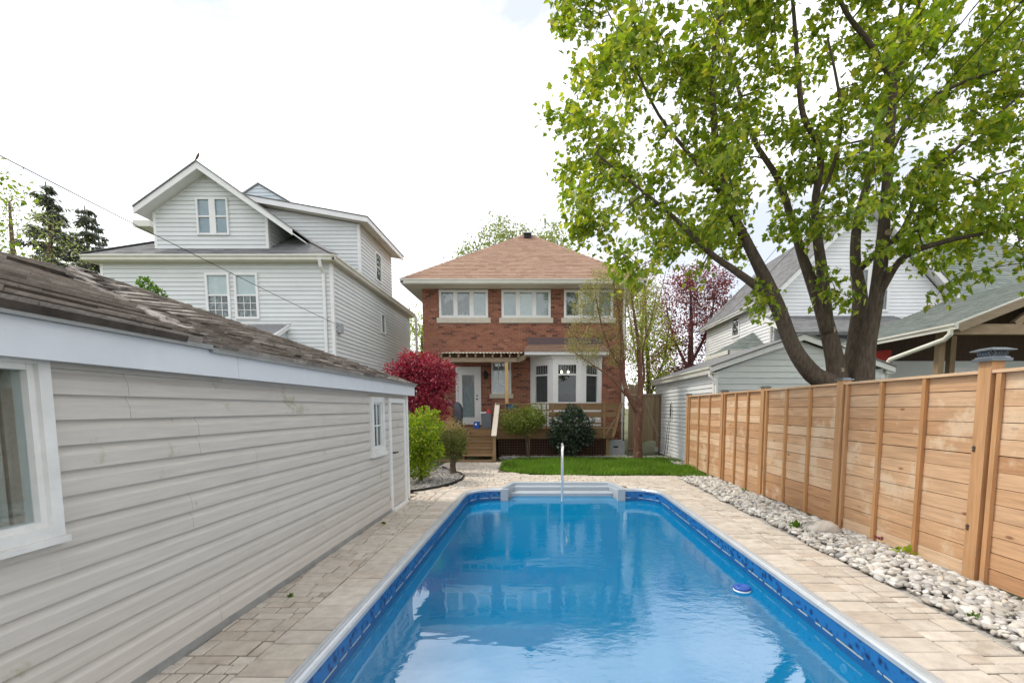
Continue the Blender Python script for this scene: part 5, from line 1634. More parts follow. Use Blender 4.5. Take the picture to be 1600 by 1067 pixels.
# porch
po = thing('timber_porch', 'open gabled timber porch with green shingle roof beyond the fence post lamp', 'porch', (11, 12, 0))
EXp, EZp, RX, RZ = 8.88, 3.38, 12.9, 4.98
py0, py1 = 9.98, 14.9
A_, B_, C_, D_ = (EXp, py0, EZp), (EXp, py1, EZp), (RX, py1, RZ), (RX, py0, RZ)
m = MB(); m.prism([(EXp, py0, EZp - .01), (RX, py0, RZ - .01), (RX, py0, RZ - .07), (EXp, py0, EZp - .07)], (0, py1 - py0, 0)); m.prism([(RX, py0, RZ - .01), (RX + 4, py0, EZp - .01), (RX + 4, py0, EZp - .07), (RX, py0, RZ - .07)], (0, py1 - py0, 0))
r_ = part('roof', m, 'porch_wood', po)
shingles(r_, A_, B_, [A_, B_, C_, D_], 'shingle_green', wr)
m = MB(); m.prism([(EXp, py0 - .05, EZp - .01), (RX, py0 - .05, RZ - .01), (RX, py0 - .05, RZ - .19), (EXp + .1, py0 - .05, EZp - .16)], (0, .05, 0)); part('rake_board', m, 'grey_wood_x', po)
m = MB(); m.prism([(EXp, py0 - .055, EZp + .025), (RX, py0 - .055, RZ + .025), (RX, py0 - .055, RZ - .01), (EXp, py0 - .055, EZp - .01)], (0, .03, 0)); part('drip_edge', m, 'gutter', po)
m = MB(); m.prism([(EXp - .02 - a, py0 - .06, EZp - .11 + b) for a, b in gp], (0, py1 - py0 + .06, 0)); part('gutter', m, 'gutter', po)
m = MB(); m.tube([(EXp - .03, py0 + .05, EZp - .1), (EXp - .03, py0 + .05, EZp - .2), (EXp - .06, py0 + .15, EZp - .30), (8.48, 11.22, 2.76), (8.43, 11.26, 2.66), (8.42, 11.26, .1)], .052, 8); part('downspout', m, 'gutter', po)
part('tie_beam', MB().box(8.98, 16.4, py0 + .12, py0 + .26, 3.19, 3.41), 'timber_x', po)
part('strut', MB().bar((10.35, py0 + .19, 3.41), (11.5, py0 + .19, 4.35), .14, .12, (0, 1, 0)), 'timber_x', po)
for x, y_ in ((9.40, 10.9), (11.0, 12.4), (9.0, 14.5)): part('post', MB().box(x - .07, x + .07, y_ - .07, y_ + .07, 0, 3.5), 'grey_wood_z', po)
part('back_wall', MB().prism([(8.98, 13.7, 2.98), (16.6, 13.7, 2.98), (16.6, 13.7, 3.38), (12.9, 13.7, 4.86), (8.98, 13.7, 3.32)], (0, .15, 0)), 'porch_wood', po)
bw = part('back_wall', MB().box(8.98, 16.6, 13.65, 13.85, 0, 2.975), 'siding_white', po)
for a, b in ((9.15, 10.2), (11.9, 13.2), (14.6, 15.6)):
    m = MB(); m.box(a - .14, b + .14, 13.60, 13.649, 0, 2.78); part('door_surround', m, 'white_paint', bw)
    part('door_opening', MB().box(a, b, 13.585, 13.599, 0, 2.62), 'dark', bw)
window(bw, front(13.58), 12.15, 12.95, 1.6, 2.52, .09, 1, proud=.05, back='window_dark', grid=(3, 2))
part('side_wall', MB().box(9.0, 9.1, 13.0, 14.8, 0, 3.3), 'porch_wood', po)
rc = part('red_banner', MB().prism([(9.02, 12.5, 2.72), (9.50, 12.5, 2.80), (9.48, 12.5, 3.16), (9.04, 12.5, 3.12)], (0, .03, 0)), 'red_cloth')
tag(rc, 'red cloth hanging under the porch eave beside the downspout', 'cloth')

# ================================================================== PLANTS
DIA = np.array([(0, 0, 0), (.34, .5, .10), (0, 1, 0), (-.34, .5, .10)]); DIAF = np.array([(0, 1, 2, 3)])
h_ = [(0, 0), (.30, -.07), (.24, .13), (.56, .34), (.30, .46), (.26, .66), (0, 1)]
MAP = np.array([(x, y_, .22 * x) for x, y_ in h_] + [(-x, y_, .22 * x) for x, y_ in h_]); MAPF = np.array([[0, 1, 2, 3, 4, 5, 6], [13, 12, 11, 10, 9, 8, 7]])
NDL = np.array([(-.05, 0, 0), (.05, 0, 0), (.03, 1, 0), (-.03, 1, 0)])
def norm(a): return a / np.maximum(np.linalg.norm(a, axis=-1, keepdims=True), 1e-9)
def leaves(P, T, U, size, tv=DIA, tf=DIAF):
    """P positions, T tip directions, U rough normals -> verts, faces"""
    T = norm(T); X = norm(np.cross(T, U)); Nn = np.cross(X, T)
    n = len(P)
    V = P[:, None] + size[:, None, None] * (tv[None, :, 0:1] * X[:, None] + tv[None, :, 1:2] * T[:, None] + tv[None, :, 2:3] * Nn[:, None])
    F = (tf[None] + (np.arange(n) * len(tv))[:, None, None]).reshape(-1, tf.shape[1])
    return V.reshape(-1, 3), F
def crown(name, parent, P, T, U, size, m, tv=DIA, tf=DIAF, nobj=0, leafname='leaf'):
    if nobj:
        d = size / np.linalg.norm(P - CAMP, axis=1); key = np.argsort(-d); pick = key[:nobj]; rest = key[nobj:]
    else: rest = np.arange(len(P)); pick = []
    V, F = leaves(P[rest], T[rest], U[rest], size[rest], tv, tf)
    o = bpy.data.objects.new(name, npmesh(name, V, F, m)); o['kind'] = 'stuff'; link(o, parent)
    if nobj:
        base = npmesh(leafname, tv, tf, m)
        Tn = norm(T[pick]); X = norm(np.cross(Tn, U[pick])); Nn = np.cross(X, Tn)
        for j, i in enumerate(pick):
            q = bpy.data.objects.new(leafname, base)
            s = size[i]
            q.matrix_basis = Matrix([[X[j][r] * s, Tn[j][r] * s, Nn[j][r] * s, P[i][r]] for r in range(3)] + [[0, 0, 0, 1]])
            link(q, o)
    return o
def grow(stems, targets, rg, k=.020, rmin=.004, up=.12, sides=5, droop=0):
    """stems: lists of (x,y,z,r). Twigs reach every target from the nearest wood. Returns mesh and twig paths."""
    mb = MB(); NP = []; NRr = []
    for st in stems:
        P = [np.array(q[:3]) for q in st]; r = [q[3] for q in st]
        pts = []; rr = []
        for i in range(len(P) - 1):
            a = P[max(i - 1, 0)]; b = P[i]; c = P[i + 1]; d = P[min(i + 2, len(P) - 1)]
            for t in np.linspace(0, 1, 5)[:-1]:
                pts.append(.5 * ((2 * b) + (c - a) * t + (2 * a - 5 * b + 4 * c - d) * t ** 2 + (3 * b - a - 3 * c + d) * t ** 3)); rr.append(r[i] + (r[i + 1] - r[i]) * t)
        pts.append(P[-1]); rr.append(r[-1])
        mb.tube(pts, rr, 10 if max(rr) > .08 else 7)
        j0 = len(pts) // 3 if max(rr) > .05 else 1
        NP += pts[j0:]; NRr += rr[j0:]
    paths_ = []
    tg = [np.array(t) for t in targets]
    base = np.array(NP)
    tg.sort(key=lambda t: np.min(np.linalg.norm(base - t, axis=1)))
    NP = list(NP)
    arr = np.zeros((len(NP) + 4 * len(tg) + 8, 3)); arr[:len(NP)] = NP; cnt = len(NP)
    for t in tg:
        d = np.linalg.norm(arr[:cnt] - t, axis=1) + .6 * np.maximum(0, arr[:cnt, 2] - t[2])
        i = int(np.argmin(d)); a = arr[i]; ln = np.linalg.norm(t - a)
        if ln < .02: continue
        c = a + (t - a) * .45 + np.array((0, 0, up * ln)) + np.array([rg.gauss(0, .10 * ln) for _ in range(3)])
        r0 = max(rmin * 1.2, min(NRr[i] * .7, rmin + k * ln))
        ps = [(1 - s) ** 2 * a + 2 * s * (1 - s) * c + s * s * t for s in (0, .25, .5, .75, 1)]
        mb.tube(ps, [r0 + (rmin - r0) * s for s in (0, .25, .5, .75, 1)], sides if r0 > .012 else 4, cap=False)
        for s, p in zip((.25, .5, .75, 1), ps[1:]):
            arr[cnt] = p; cnt += 1; NRr.append(r0 + (rmin - r0) * s)
        paths_.append(ps)
    return mb, paths_
def leaf_on(paths_, per, spread, rg, lo=.35):
    n = len(paths_) * per
    A = np.array([[*p] for p in paths_])            # (k,5,3)
    idx = rg.integers(0, len(paths_), n); s = rg.uniform(lo, 1.0, n) * 4
    i0 = np.minimum(s.astype(int), 3); fr_ = (s - i0)[:, None]
    P = A[idx, i0] * (1 - fr_) + A[idx, i0 + 1] * fr_
    return P + rg.normal(0, 1, (n, 3)) * spread

# --- the big maple
mr = random.Random(5); mg = np.random.default_rng(5)
maple = thing('maple_tree', 'large spreading maple with several grey trunks and fresh green leaves behind the fence', 'tree', (5.1, 7.6, 0))
STEMS = [
  [(5.05, 7.5, 0.0, .42), (5.0, 7.5, 1.2, .36), (4.90, 7.5, 1.91, 0.28), (4.58, 7.5, 2.13, 0.24), (4.22, 7.45, 2.54, 0.22), (3.93, 7.4, 3.13, 0.21), (3.66, 7.3, 3.55, 0.19), (3.32, 7.2, 4.05, 0.165), (2.96, 7.1, 4.61, 0.14), (2.7, 7.0, 5.38, 0.115), (2.58, 6.9, 6.44, 0.09), (2.65, 6.8, 7.2, 0.07), (2.56, 6.8, 8.16, 0.04)],
  [(3.88, 7.4, 3.2, 0.14), (3.44, 7.2, 3.46, 0.12), (3.0, 7.0, 3.65, 0.1), (2.54, 6.7, 3.79, 0.08), (1.94, 6.4, 4.15, 0.06), (1.37, 6.2, 4.47, 0.04), (0.85, 6.1, 4.81, 0.02)],
  [(2.96, 7.1, 4.61, 0.09), (2.48, 7.3, 5.35, 0.07), (1.95, 7.4, 6.06, 0.05), (1.52, 7.5, 6.96, 0.035), (1.13, 7.6, 7.77, 0.02)],
  [(5.15, 7.6, 0, .46), (5.10, 7.6, 1.2, .38), (5.08, 7.6, 1.92, 0.30), (4.98, 7.6, 2.4, 0.26), (4.82, 7.65, 3.03, 0.22), (4.6, 7.7, 3.66, 0.18), (4.45, 7.75, 4.08, 0.16), (4.26, 7.8, 4.71, 0.13), (4.07, 7.9, 5.36, 0.11), (3.71, 8.1, 6.13, 0.085), (3.49, 8.3, 7.12, 0.06), (3.26, 8.5, 8.19, 0.03)],
  [(4.85, 7.6, 2.81, 0.19), (4.65, 7.5, 3.7, 0.16), (4.42, 7.4, 4.65, 0.13), (4.46, 7.4, 5.5, 0.11), (4.11, 7.3, 6.0, 0.09), (3.94, 7.2, 6.65, 0.075), (3.77, 7.1, 7.45, 0.055), (3.58, 7.1, 8.62, 0.03)],
  [(4.42, 7.4, 4.65, 0.08), (4.57, 7.2, 5.3, 0.06), (4.49, 7.0, 5.91, 0.05), (4.19, 6.9, 6.78, 0.03)],
  [(5.35, 7.75, 0, .46), (5.38, 7.75, 1.2, .38), (5.43, 7.8, 1.93, 0.30), (5.48, 7.85, 2.64, 0.26), (5.55, 7.9, 3.4, 0.22), (5.5, 8.0, 4.06, 0.18), (5.56, 8.1, 4.73, 0.16), (5.77, 8.2, 5.51, 0.135), (5.91, 8.3, 6.19, 0.11), (6.21, 8.5, 7.36, 0.085), (6.51, 8.7, 8.56, 0.06), (6.59, 8.8, 10.1, 0.03)],
  [(5.25, 7.45, 0, .42), (5.3, 7.42, 1.2, .34), (5.33, 7.4, 1.91, 0.27), (5.37, 7.4, 2.58, 0.23), (5.42, 7.35, 3.27, 0.20), (5.43, 7.3, 3.94, 0.185), (5.44, 7.3, 4.51, 0.17), (5.41, 7.25, 5.14, 0.15), (5.37, 7.2, 5.85, 0.135), (5.35, 7.2, 6.39, 0.115), (4.97, 7.1, 6.8, 0.085), (4.46, 7.0, 7.24, 0.065), (4.04, 6.9, 7.94, 0.04)],
  [(5.34, 7.2, 6.3, 0.11), (5.64, 7.3, 6.95, 0.09), (5.83, 7.4, 7.69, 0.07), (6.0, 7.5, 8.84, 0.03)],
  [(5.39, 7.4, 3.08, 0.11), (5.46, 7.2, 3.52, 0.1), (5.57, 7.0, 3.84, 0.085), (5.95, 6.8, 3.97, 0.07), (6.21, 6.6, 3.99, 0.05), (6.71, 6.4, 4.05, 0.03)],
  [(5.53, 8.0, 3.9, 0.12), (5.65, 7.7, 4.12, 0.11), (5.88, 7.5, 4.39, 0.1), (6.01, 7.4, 4.93, 0.08), (6.2, 7.3, 5.26, 0.065), (6.83, 7.2, 5.85, 0.045), (7.52, 7.1, 6.41, 0.03)],
  [(5.38, 7.2, 5.39, 0.1), (5.6, 7.0, 5.91, 0.07), (6.05, 6.8, 6.12, 0.05), (6.63, 6.6, 6.23, 0.03)],
  [(5.88, 7.5, 4.39, 0.08), (6.95, 7.9, 5.16, 0.06), (8.07, 8.2, 5.61, 0.04), (9.15, 8.4, 5.92, 0.02)],
]
STEMS = [[(x - .15, y_, z, r * (.60 if z < 2.2 else .52 if z < 4 else .45)) for x, y_, z, r in st] for st in STEMS]
CR = [(0.57, 9.02), (0.42, 7.78), (0.40, 7.32), (0.62, 6.96), (0.15, 6.4), (0.28, 5.89), (0.45, 5.27), (0.5, 4.69), (0.85, 4.25), (1.0, 3.85), (1.35, 3.7), (1.99, 3.85), (2.7, 4.15), (3.01, 4.0), (3.6, 4.3), (4.25, 4.2), (4.95, 4.35), (5.42, 4.6), (6.3, 4.3), (7.0, 3.9), (7.74, 3.75), (8.95, 3.9), (9.3, 7.78), (8.4, 9.54), (4.3, 10.6)]
tg = []
while len(tg) < 760:
    x, z = mr.uniform(0, 9.3), mr.uniform(3.6, 10.6)
    if not inpoly(x, z, CR): continue
    if x > 5.6 and z < 6.0 and mr.random() < .25: continue
    if 4.6 < x < 5.6 and z < 5.2 and mr.random() < .35: continue
    if x > 3.2 and mr.random() < .12: continue
    if math.sin(x * 2.3 + 1.1 * z) * math.sin(z * 2.1 - x * .9 + .7) > .25 and mr.random() < .75: continue
    y_ = 7.4 + mr.triangular(-2.3, 2.4, 0) * (1 if x > 1.2 else .6)
    k = y_ / 7.4
    tg.append((x * (.55 + .45 * k) - .22, y_, 1.58 + (z - 1.58) * (.6 + .4 * k)))
tg += [(mr.uniform(3.6, 6.4), mr.uniform(6.3, 7.0), mr.uniform(3.9, 5.1)) for _ in range(20)]
tg += [(4.2, 7.0, 3.7), (4.4, 7.0, 3.35), (4.75, 6.9, 3.9), (4.6, 6.9, 3.2), (5.95, 6.7, 3.45), (5.75, 6.8, 3.2), (6.6, 6.4, 3.55), (6.9, 6.4, 3.3), (7.1, 6.5, 3.0), (3.4, 7.0, 3.1), (3.2, 7.0, 3.3), (2.2, 6.5, 3.5), (1.3, 6.2, 3.45), (1.15, 6.2, 3.3), (.95, 6.1, 3.6)]
mb, pth = grow(STEMS, tg, mr, k=.022, rmin=.005, up=.05)
trunk = part('trunk', mb, 'bark', maple, True)
for (x, y_, z, s) in ((5.29, 7.19, 4.25, .04), (5.26, 7.23, 3.72, .035), (4.73, 7.52, 2.85, .04), (4.87, 7.45, 2.2, .03)):
    part('pruning_scar', MB().lathe((0, 0, 0), [(s * 1.25, -.03), (s * 1.2, .0), (s * .85, .008), (s * .7, .002)], 10), 'cut_wood', trunk)
    o = COL.objects[-1]; o.rotation_euler = (R(90), 0, R(-20)); o.location = (x, y_, z)
P = leaf_on(pth, 46, .105, mg, .5)
P[:, 2] -= .05
n = len(P)
out = norm(P - np.array((4.8, 7.4, 5.5)))
T = out * .5 + np.array((0, 0, -.45)) + mg.normal(0, .55, (n, 3)); U = np.array((0, 0, 1.)) + mg.normal(0, .55, (n, 3))
crown('crown', maple, P, T, U, mg.uniform(.055, .12, n), 'maple_leaf', MAP, MAPF, nobj=300)

# --- shrubs made of leaf shells on stems
def shrub(name, label, base, blobs, n, lsize, m, bark='twig', stems=None, seed=1, cat='shrub', tv=DIA, inner=.40, tm=None, topz=None, lump=.17, up=.3):
    rg = np.random.default_rng(seed); rr = random.Random(seed)
    t = thing(name, label, cat, base)
    tot = sum(b[3] * b[4] * b[5] for b in blobs) if False else sum((b[3] * b[4] * b[5]) ** (2 / 3) for b in blobs)
    Ps = []; Os = []; tg = []
    for b in blobs:
        k = int(n * (b[3] * b[4] * b[5]) ** (2 / 3) / tot)
        d = norm(rg.normal(0, 1, (k, 3)))
        f1_, f2_ = rg.normal(0, 3.2, 3), rg.normal(0, 5.5, 3)
        lum = 1 + lump * np.sin(d @ f1_ + 1) + lump * .6 * np.sin(d @ f2_ + 2)
        r = (1 - inner * rg.random(k) ** 1.5) * lum
        r[: k // 5] *= rg.uniform(.4, .9, k // 5)
        r[-(k // 9):] *= rg.uniform(1.0, 1.22, k // 9)
        Ps.append(np.array(b[:3]) + d * r[:, None] * np.array(b[3:6])); Os.append(d)
        for q in range(14):
            dd = norm(rg.normal(0, 1, 3)); tg.append(tuple(np.array(b[:3]) + dd * np.array(b[3:6]) * rr.uniform(.4, .8)))
    P = np.concatenate(Ps); O = np.concatenate(Os); k = len(P)
    c0 = blobs[0]
    st = stems or [[(base[0], base[1], base[2] - .05, .05), (base[0], base[1], base[2] + .15, .04), (c0[0], c0[1], c0[2] - c0[5] * .3, .03), (c0[0], c0[1], c0[2] + c0[5] * .3, .015)]]
    mb, _ = grow(st, tg, rr, k=.015, rmin=.003)
    part('trunk', mb, bark, t, True)
    T = O * .8 + rg.normal(0, .5, (k, 3)) + np.array((0, 0, up)); U = O + rg.normal(0, .5, (k, 3)) + np.array((0, 0, .4))
    sz = rg.uniform(.7, 1.25, k) * lsize
    if tm:
        top = P[:, 2] + rg.normal(0, .05, k) > topz
        crown('crown', t, P[~top], T[~top], U[~top], sz[~top], m, tv); crown('crown_top', t, P[top], T[top], U[top], sz[top], tm, tv)
    else: crown('crown', t, P, T, U, sz, m, tv)
    return t
shrub('japanese_maple', 'dense dark red Japanese maple between garage corner and deck', (-3.3, 12.6, 0),
      [(-3.35, 12.6, 2.15, .80, .75, .70), (-3.75, 12.5, 2.45, .50, .5, .40), (-3.2, 12.5, 2.65, .50, .5, .42), (-2.75, 12.5, 2.35, .36, .45, .45), (-4.05, 12.5, 2.05, .45, .45, .42), (-3.1, 12.5, 1.55, .6, .6, .4), (-3.55, 12.5, 2.85, .40, .4, .26), (-2.62, 12.45, 2.62, .26, .3, .22)],
      12500, .085, 'jmaple_leaf', stems=[[(-3.3, 12.6, -.02, .10), (-3.3, 12.6, .6, .08), (-3.5, 12.55, 1.3, .06), (-3.7, 12.5, 2.1, .03)], [(-3.3, 12.6, .5, .06), (-3.05, 12.55, 1.2, .05), (-2.95, 12.5, 2.2, .02)]], seed=3, tv=DIA * np.array((.7, 1, 1)), up=-.3, cat='tree', lump=.26, inner=.5)
shrub('lime_shrub', 'bright yellow-green leafy shrub at the far corner of the garage', (-2.6, 9.75, 0),
      [(-2.56, 9.75, 1.12, .46, .45, .40), (-2.75, 9.7, .72, .36, .4, .35), (-2.42, 9.7, .66, .30, .3, .20), (-2.62, 9.55, .36, .30, .3, .25)], 5200, .065, 'lime_leaf', seed=4, up=.5)
shrub('topiary_shrub', 'clipped shrub with tan top on one thick stem in the mulch bed', (-2.14, 10.9, 0),
      [(-2.15, 10.9, .88, .34, .32, .36), (-2.10, 10.9, .62, .30, .28, .24)], 5200, .036, 'topiary_leaf', stems=[[(-2.12, 10.88, -.02, .085), (-2.14, 10.9, .2, .07), (-2.12, 10.9, .45, .07), (-2.15, 10.9, .95, .03)]], seed=5, tm='tan_leaf', topz=1.08, bark='bark')
shrub('cloud_juniper', 'flat rounded yellow-green juniper on a bare stem before the deck', (-.42, 14.35, 0),
      [(-.62, 14.3, 1.22, .62, .45, .38), (-.25, 14.3, 1.36, .40, .4, .32), (-.85, 14.25, 1.10, .40, .38, .28), (-.1, 14.25, 1.20, .26, .3, .22)], 9000, .055, 'yew_leaf', stems=[[(-.42, 14.4, -.02, .06), (-.44, 14.38, .4, .05), (-.5, 14.32, .8, .05), (-.6, 14.3, 1.2, .03)]], seed=6, tv=DIA * np.array((.6, 1, 1)), bark='bark', up=-.25)
shrub('rhododendron', 'round dark green broadleaf shrub in front of the bench', (.95, 14.2, 0),
      [(.95, 14.15, .98, .66, .5, .56), (.72, 14.1, .70, .48, .45, .42), (1.25, 14.15, .72, .42, .4, .36), (1.0, 14.2, 1.40, .36, .35, .26), (.85, 14.1, .40, .45, .4, .28)], 7000, .07, 'dark_leaf', seed=7, bark='bark')
shrub('evergreen_tip', 'dark green plant top peeking over the garage roof before the white house', (-7.75, 9.2, 0),
      [(-7.78, 9.2, 3.98, .14, .12, .12), (-7.6, 9.2, 3.80, .16, .12, .13), (-7.85, 9.2, 3.55, .2, .2, .22), (-7.42, 9.2, 3.62, .10, .1, .05)], 900, .06, 'green_leaf', seed=8,
      stems=[[(-7.75, 9.2, 0, .08), (-7.75, 9.2, 2, .05), (-7.8, 9.2, 3.9, .012)]], cat='plant')

# --- general trees
def tree(name, label, base, stems, region, ntg, per, spread, lsize, m, bark, seed, depth, group=None, tv=DIA, droop=-.3, k=.018, rmin=.004, lo=.35):
    rr = random.Random(seed); rg = np.random.default_rng(seed)
    t = thing(name, label, 'tree', base, group)
    xs = [p[0] for p in region]; zs = [p[1] for p in region]
    tg = []
    while len(tg) < ntg:
        x, z = rr.uniform(min(xs), max(xs)), rr.uniform(min(zs), max(zs))
        if inpoly(x, z, region): tg.append((x, base[1] + rr.triangular(-depth, depth, 0), z))
    mb, pth = grow(stems, tg, rr, k=k, rmin=rmin)
    part('trunk', mb, bark, t, True)
    P = leaf_on(pth, per, spread, rg, lo); n = len(P)
    T = rg.normal(0, .7, (n, 3)) + np.array((0, 0, droop)); U = np.array((0, 0, 1.)) + rg.normal(0, .7, (n, 3))
    crown('crown', t, P, T, U, rg.uniform(.6, 1.2, n) * lsize, m, tv)
    return t
# peeling-bark tree by the deck
tree('paperbark_tree', 'slender tree with peeling red bark and sparse yellow leaves beside the deck', (3.0, 14.0, 0),
     [[(2.98, 14.0, -.02, .17), (2.98, 14.0, .25, .14), (2.97, 14.0, .8, .125), (2.99, 14.0, 1.3, .12), (3.0, 14.0, 1.6, .12), (3.02, 14.0, 2.1, .085), (3.0, 14.05, 2.9, .07), (2.9, 14.1, 3.9, .05), (2.75, 14.1, 4.8, .035), (2.65, 14.1, 5.9, .015)],
      [(2.98, 14.0, 1.45, .10), (2.78, 13.95, 1.75, .085), (2.55, 13.9, 2.2, .075), (2.45, 13.9, 2.8, .065), (2.42, 13.9, 3.6, .05), (2.3, 13.85, 4.5, .035), (2.1, 13.8, 5.4, .015)],
      [(2.95, 13.98, 1.7, .05), (2.5, 13.9, 2.05, .04), (2.1, 13.85, 2.5, .03), (1.5, 13.8, 2.9, .018), (.9, 13.75, 3.3, .008)],
      [(3.02, 14.02, 1.9, .05), (3.15, 14.1, 2.6, .04), (3.1, 14.1, 3.4, .03), (3.35, 14.1, 4.3, .02), (3.5, 14.1, 5.2, .01)],
      [(2.46, 13.9, 2.7, .05), (2.1, 13.85, 3.3, .035), (1.8, 13.8, 4.0, .025), (1.6, 13.8, 4.9, .012)]],
     [(.75, 3.4), (.9, 4.2), (1.05, 5.2), (1.6, 5.75), (2.6, 5.8), (3.3, 5.4), (3.6, 4.6), (3.2, 3.6), (2.6, 3.0), (1.6, 2.8)], 430, 26, .085, .05, 'spring_leaf', 'bark_red', 31, .7, k=.012, rmin=.003)
# behind the houses
tree('pale_tree', 'pale spring tree rising behind the brick house roof', (-1.6, 32, 0),
     [[(-1.6, 32, 0, .35), (-1.6, 32, 5, .28), (-1.8, 32, 9, .18), (-2.0, 32, 13.5, .04)], [(-1.6, 32, 6, .16), (-3.5, 32, 10, .08), (-4.6, 32, 13, .03)], [(-1.6, 32, 6, .16), (.5, 32, 10, .08), (1.4, 32, 13, .03)]],
     [(-6.2, 8), (-5.8, 11.5), (-4.2, 13.2), (-2.5, 14.2), (-1.0, 13.6), (.8, 14.0), (2.4, 12.3), (2.9, 8)], 520, 24, .28, .19, 'pale_leaf', 'twig', 41, 2.5, k=.012, rmin=.008)
tree('yellow_green_tree', 'airy yellow-green tree between brick house and plum tree', (5.6, 24, 0),
     [[(5.6, 24, 0, .16), (5.6, 24, 3, .12), (5.4, 24, 6, .06), (5.3, 24, 8.4, .02)], [(5.6, 24, 2, .08), (6.4, 24, 4.2, .05), (6.6, 24, 6, .02)]],
     [(4.4, 1.2), (4.4, 5), (4.8, 7.6), (5.6, 8.2), (6.3, 6.5), (6.9, 4.6), (6.8, 1.4)], 260, 20, .22, .14, 'yellow_leaf', 'twig', 42, 1.4, rmin=.006)
tree('plum_tree', 'purple-leaved plum tree behind the neighbour garage', (8.4, 26, 0),
     [[(8.4, 26, 0, .22), (8.4, 26, 3.2, .19), (8.4, 26, 5, .15), (8.35, 26, 7.2, .08), (8.2, 26, 9.4, .02)], [(8.4, 26, 3.6, .10), (7.4, 26, 5.6, .07), (6.9, 26, 7.6, .02)], [(8.4, 26, 4.0, .10), (9.4, 26, 6.2, .07), (9.7, 26, 8.4, .02)], [(8.4, 26, 3.3, .08), (9.6, 26, 4.4, .05), (10.8, 26, 6.0, .02)]],
     [(6.2, 3.0), (6.3, 6.2), (7.0, 8.6), (8.6, 9.6), (10.4, 9.0), (11.4, 7.2), (11.2, 4.2), (9.0, 3.0)], 480, 34, .22, .13, 'plum_leaf', 'twig_red', 43, 1.8, rmin=.007)
tree('rusty_maple', 'reddish budding tree close behind the brick house corner', (5.9, 27.5, 0),
     [[(5.9, 27.5, 0, .16), (5.9, 27.5, 4, .13), (6.0, 27.5, 7, .08), (6.1, 27.5, 10, .02)], [(5.9, 27.5, 4.5, .08), (6.8, 27.5, 7.4, .04), (7.3, 27.5, 9.6, .015)], [(5.9, 27.5, 3.5, .08), (5.2, 27.5, 7, .04), (4.9, 27.5, 9, .015)]],
     [(4.4, 3), (4.6, 7), (5.2, 9.6), (6.6, 10.2), (7.6, 9), (7.6, 4)], 240, 14, .22, .12, 'plum_leaf', 'twig_red', 44, 1.5, rmin=.006)
tree('gap_tree', 'yellow-green tree seen in the gap between white and brick houses', (-7.3, 28, 0),
     [[(-7.3, 28, 0, .2), (-7.3, 28, 3, .15), (-7.2, 28, 6.6, .03)]], [(-9, .6), (-9, 5), (-8, 7.4), (-6.6, 7.2), (-5.4, 5.6), (-5.4, .6)], 240, 22, .3, .17, 'yellow_leaf', 'twig', 45, 1.6, rmin=.008)
tree('street_maple', 'green leafy tree beyond the neighbour house roof at the frame edge', (29, 28, 0),
     [[(29, 28, 0, .3), (29, 28, 5, .2), (29, 28, 10, .05)]], [(26.5, 4), (26.5, 9), (28, 11.5), (31, 11), (32, 4)], 180, 20, .4, .22, 'pale_leaf', 'twig', 46, 2.5, rmin=.01)
# beside the garage at the frame's edge
tree('lime_tree', 'bright green leafy tree at the edge beyond the garage roof', (-17.2, 14, 0),
     [[(-17.2, 14, 0, .3), (-17.2, 14, 4, .22), (-17.0, 14, 7, .12), (-16.6, 14, 9.4, .03)], [(-17.2, 14, 3.5, .14), (-16.6, 13.8, 5.2, .08), (-16.0, 13.6, 6.0, .03)], [(-17.1, 14, 5, .1), (-16.6, 14, 7.2, .05), (-16.4, 14, 8.4, .02)]],
     [(-19.5, 5), (-16.2, 5.2), (-15.6, 6.1), (-16.4, 6.6), (-16.6, 7.6), (-16.0, 8.6), (-16.6, 9.3), (-19.5, 9.4)], 170, 22, .2, .15, 'lime_leaf', 'bark', 47, 1.5, rmin=.006)
tree('sparse_birch', 'thin sparse tree with tiny leaves left of the spruces', (-21.5, 19, 0),
     [[(-21.5, 19, 0, .2), (-21.4, 19, 5, .14), (-21.3, 19, 9.8, .03)], [(-21.4, 19, 4, .08), (-20.2, 19, 7, .05), (-19.6, 19, 9, .015)]],
     [(-23.5, 6), (-23.5, 10), (-21, 10.8), (-19.6, 9.6), (-18.8, 7.6), (-19.2, 6)], 200, 14, .2, .10, 'pale_leaf', 'twig', 48, 1.4, rmin=.006)
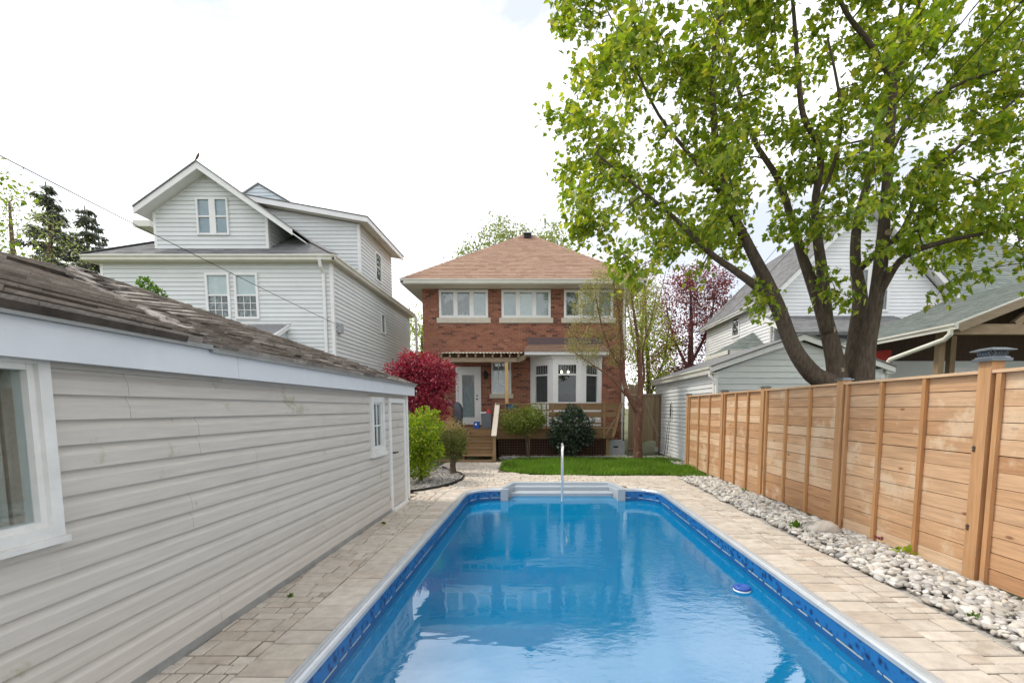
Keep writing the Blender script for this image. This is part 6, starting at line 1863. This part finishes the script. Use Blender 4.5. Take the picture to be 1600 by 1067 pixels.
def spruce(label, x, y_, h, w, seed):
    rr = random.Random(seed); rg = np.random.default_rng(seed)
    t = thing('spruce_tree', label, 'tree', (x, y_, 0), 'spruces beyond the garage roof')
    mb = MB(); mb.tube([(x, y_, 0), (x, y_, h * .5), (x, y_, h)], [.26, .15, .02], 8)
    Ps = []; Ts = []
    z = h * .25
    while z < h - .1:
        f = (h - z) / (h * .75)
        for q in range(rr.choice((4, 5, 6))):
            a = rr.uniform(0, 6.283); L_ = w * (f ** .8) * rr.uniform(.5, 1.15) + .15
            d = np.array((math.cos(a), math.sin(a), 0))
            ps = [np.array((x, y_, z)) + d * L_ * s + np.array((0, 0, -.30 * L_ * s + .22 * L_ * s * s)) for s in np.linspace(0, 1, 6)]
            mb.tube(ps, [.035 * (1 - .8 * s) for s in np.linspace(0, 1, 6)], 4, cap=False)
            n = int(60 * L_) + 14
            s = rg.uniform(.12, 1, n); i0 = np.minimum((s * 5).astype(int), 4); fr_ = (s * 5 - i0)[:, None]; A = np.array(ps)
            Ps.append(A[i0] * (1 - fr_) + A[i0 + 1] * fr_ + rg.normal(0, .05, (n, 3)))
            Ts.append(np.cross(d, (0, 0, 1))[None] * rg.normal(0, .7, (n, 1)) + d * .5 + np.array((0, 0, -.75)) + rg.normal(0, .3, (n, 3)))
        z += rr.uniform(.26, .42)
    part('trunk', mb, 'bark', t, True)
    P = np.concatenate(Ps); T = np.concatenate(Ts); n = len(P)
    crown('crown', t, P, T, rg.normal(0, 1, (n, 3)), rg.uniform(.14, .34, n), 'spruce_needle', DIA * np.array((.45, 1, 1)))
spruce('taller dark spruce left of its twin beyond the garage roof', -22.9, 22, 12.0, 2.3, 51)
spruce('wider spruce nearest the white house beyond the garage roof', -23.6, 24.5, 12.0, 3.0, 52)

# small weeds and litter
def weed(label, x, y_, n, s, m='green_leaf', z=.0):
    rg = np.random.default_rng(int(abs(x * 97 + y_ * 31)))
    P = np.array((x, y_, z)) + rg.normal(0, s * .35, (n, 3)) * np.array((1, 1, .15)); P[:, 2] = np.maximum(P[:, 2], z)
    T = rg.normal(0, .6, (n, 3)) + np.array((0, 0, .8))
    V, F = leaves(P, T, rg.normal(0, 1, (n, 3)) + .01, rg.uniform(.5, 1.1, n) * s)
    nm = 'weed' if 'leaf' not in label else 'fallen_leaf'
    q = bpy.data.objects.new(nm, npmesh(nm, V, F, m)); link(tag(q, label, nm.replace('_', ' '), 'weeds in gravel and paving' if nm == 'weed' else None))
weed('small green weed growing in the pebbles before the boulder', 3.28, 5.75, 40, .10, z=.05)
weed('yellow-green seedling at the fence foot near the lamp-capped post', 3.86, 4.72, 12, .10, 'lime_leaf', z=.06)
weed('little weed at the pebble edge nearest the camera', 3.20, 3.25, 14, .05, z=.04)
weed('green tuft in the paving joint by the garage base', -2.12, 3.72, 40, .028)
weed('green tuft in the paving close to the garage door', -2.17, 6.15, 40, .035)
weed('grassy tuft among the far pebbles beside a fence post', 3.78, 8.35, 40, .07, z=.04)
weed('red fallen leaf cluster lying on the pebbles by the fence', 3.84, 5.05, 8, .07, 'plum_leaf', z=.09)

# overhead wires
def wire(label, a, b, sagv, r):
    a, b = np.array(a), np.array(b)
    pts = [a + (b - a) * t - np.array((0, 0, sagv * 4 * t * (1 - t))) for t in np.linspace(0, 1, 24)]
    o = part('overhead_wire', MB().tube(pts, r, 6), 'iron'); tag(o, label, 'wire', 'overhead wires')
d_ = np.array((-5.70, 13.1, 3.86)) - np.array((-6.78, 6, 4.82))
wire('dark service wire crossing the sky down to the white house corner', np.array((-6.78, 6, 4.84)) - d_ * .9, (-5.70, 13.15, 3.90), .12, .006)
wire('upper of two wires running through the maple to the neighbour house', (8.35, 23.9, 5.62), (3.7, 2.2, 5.6), .2, .006)
wire('lower of two wires running through the maple to the neighbour house', (8.35, 23.0, 5.45), (3.9, 2.2, 5.35), .2, .006)
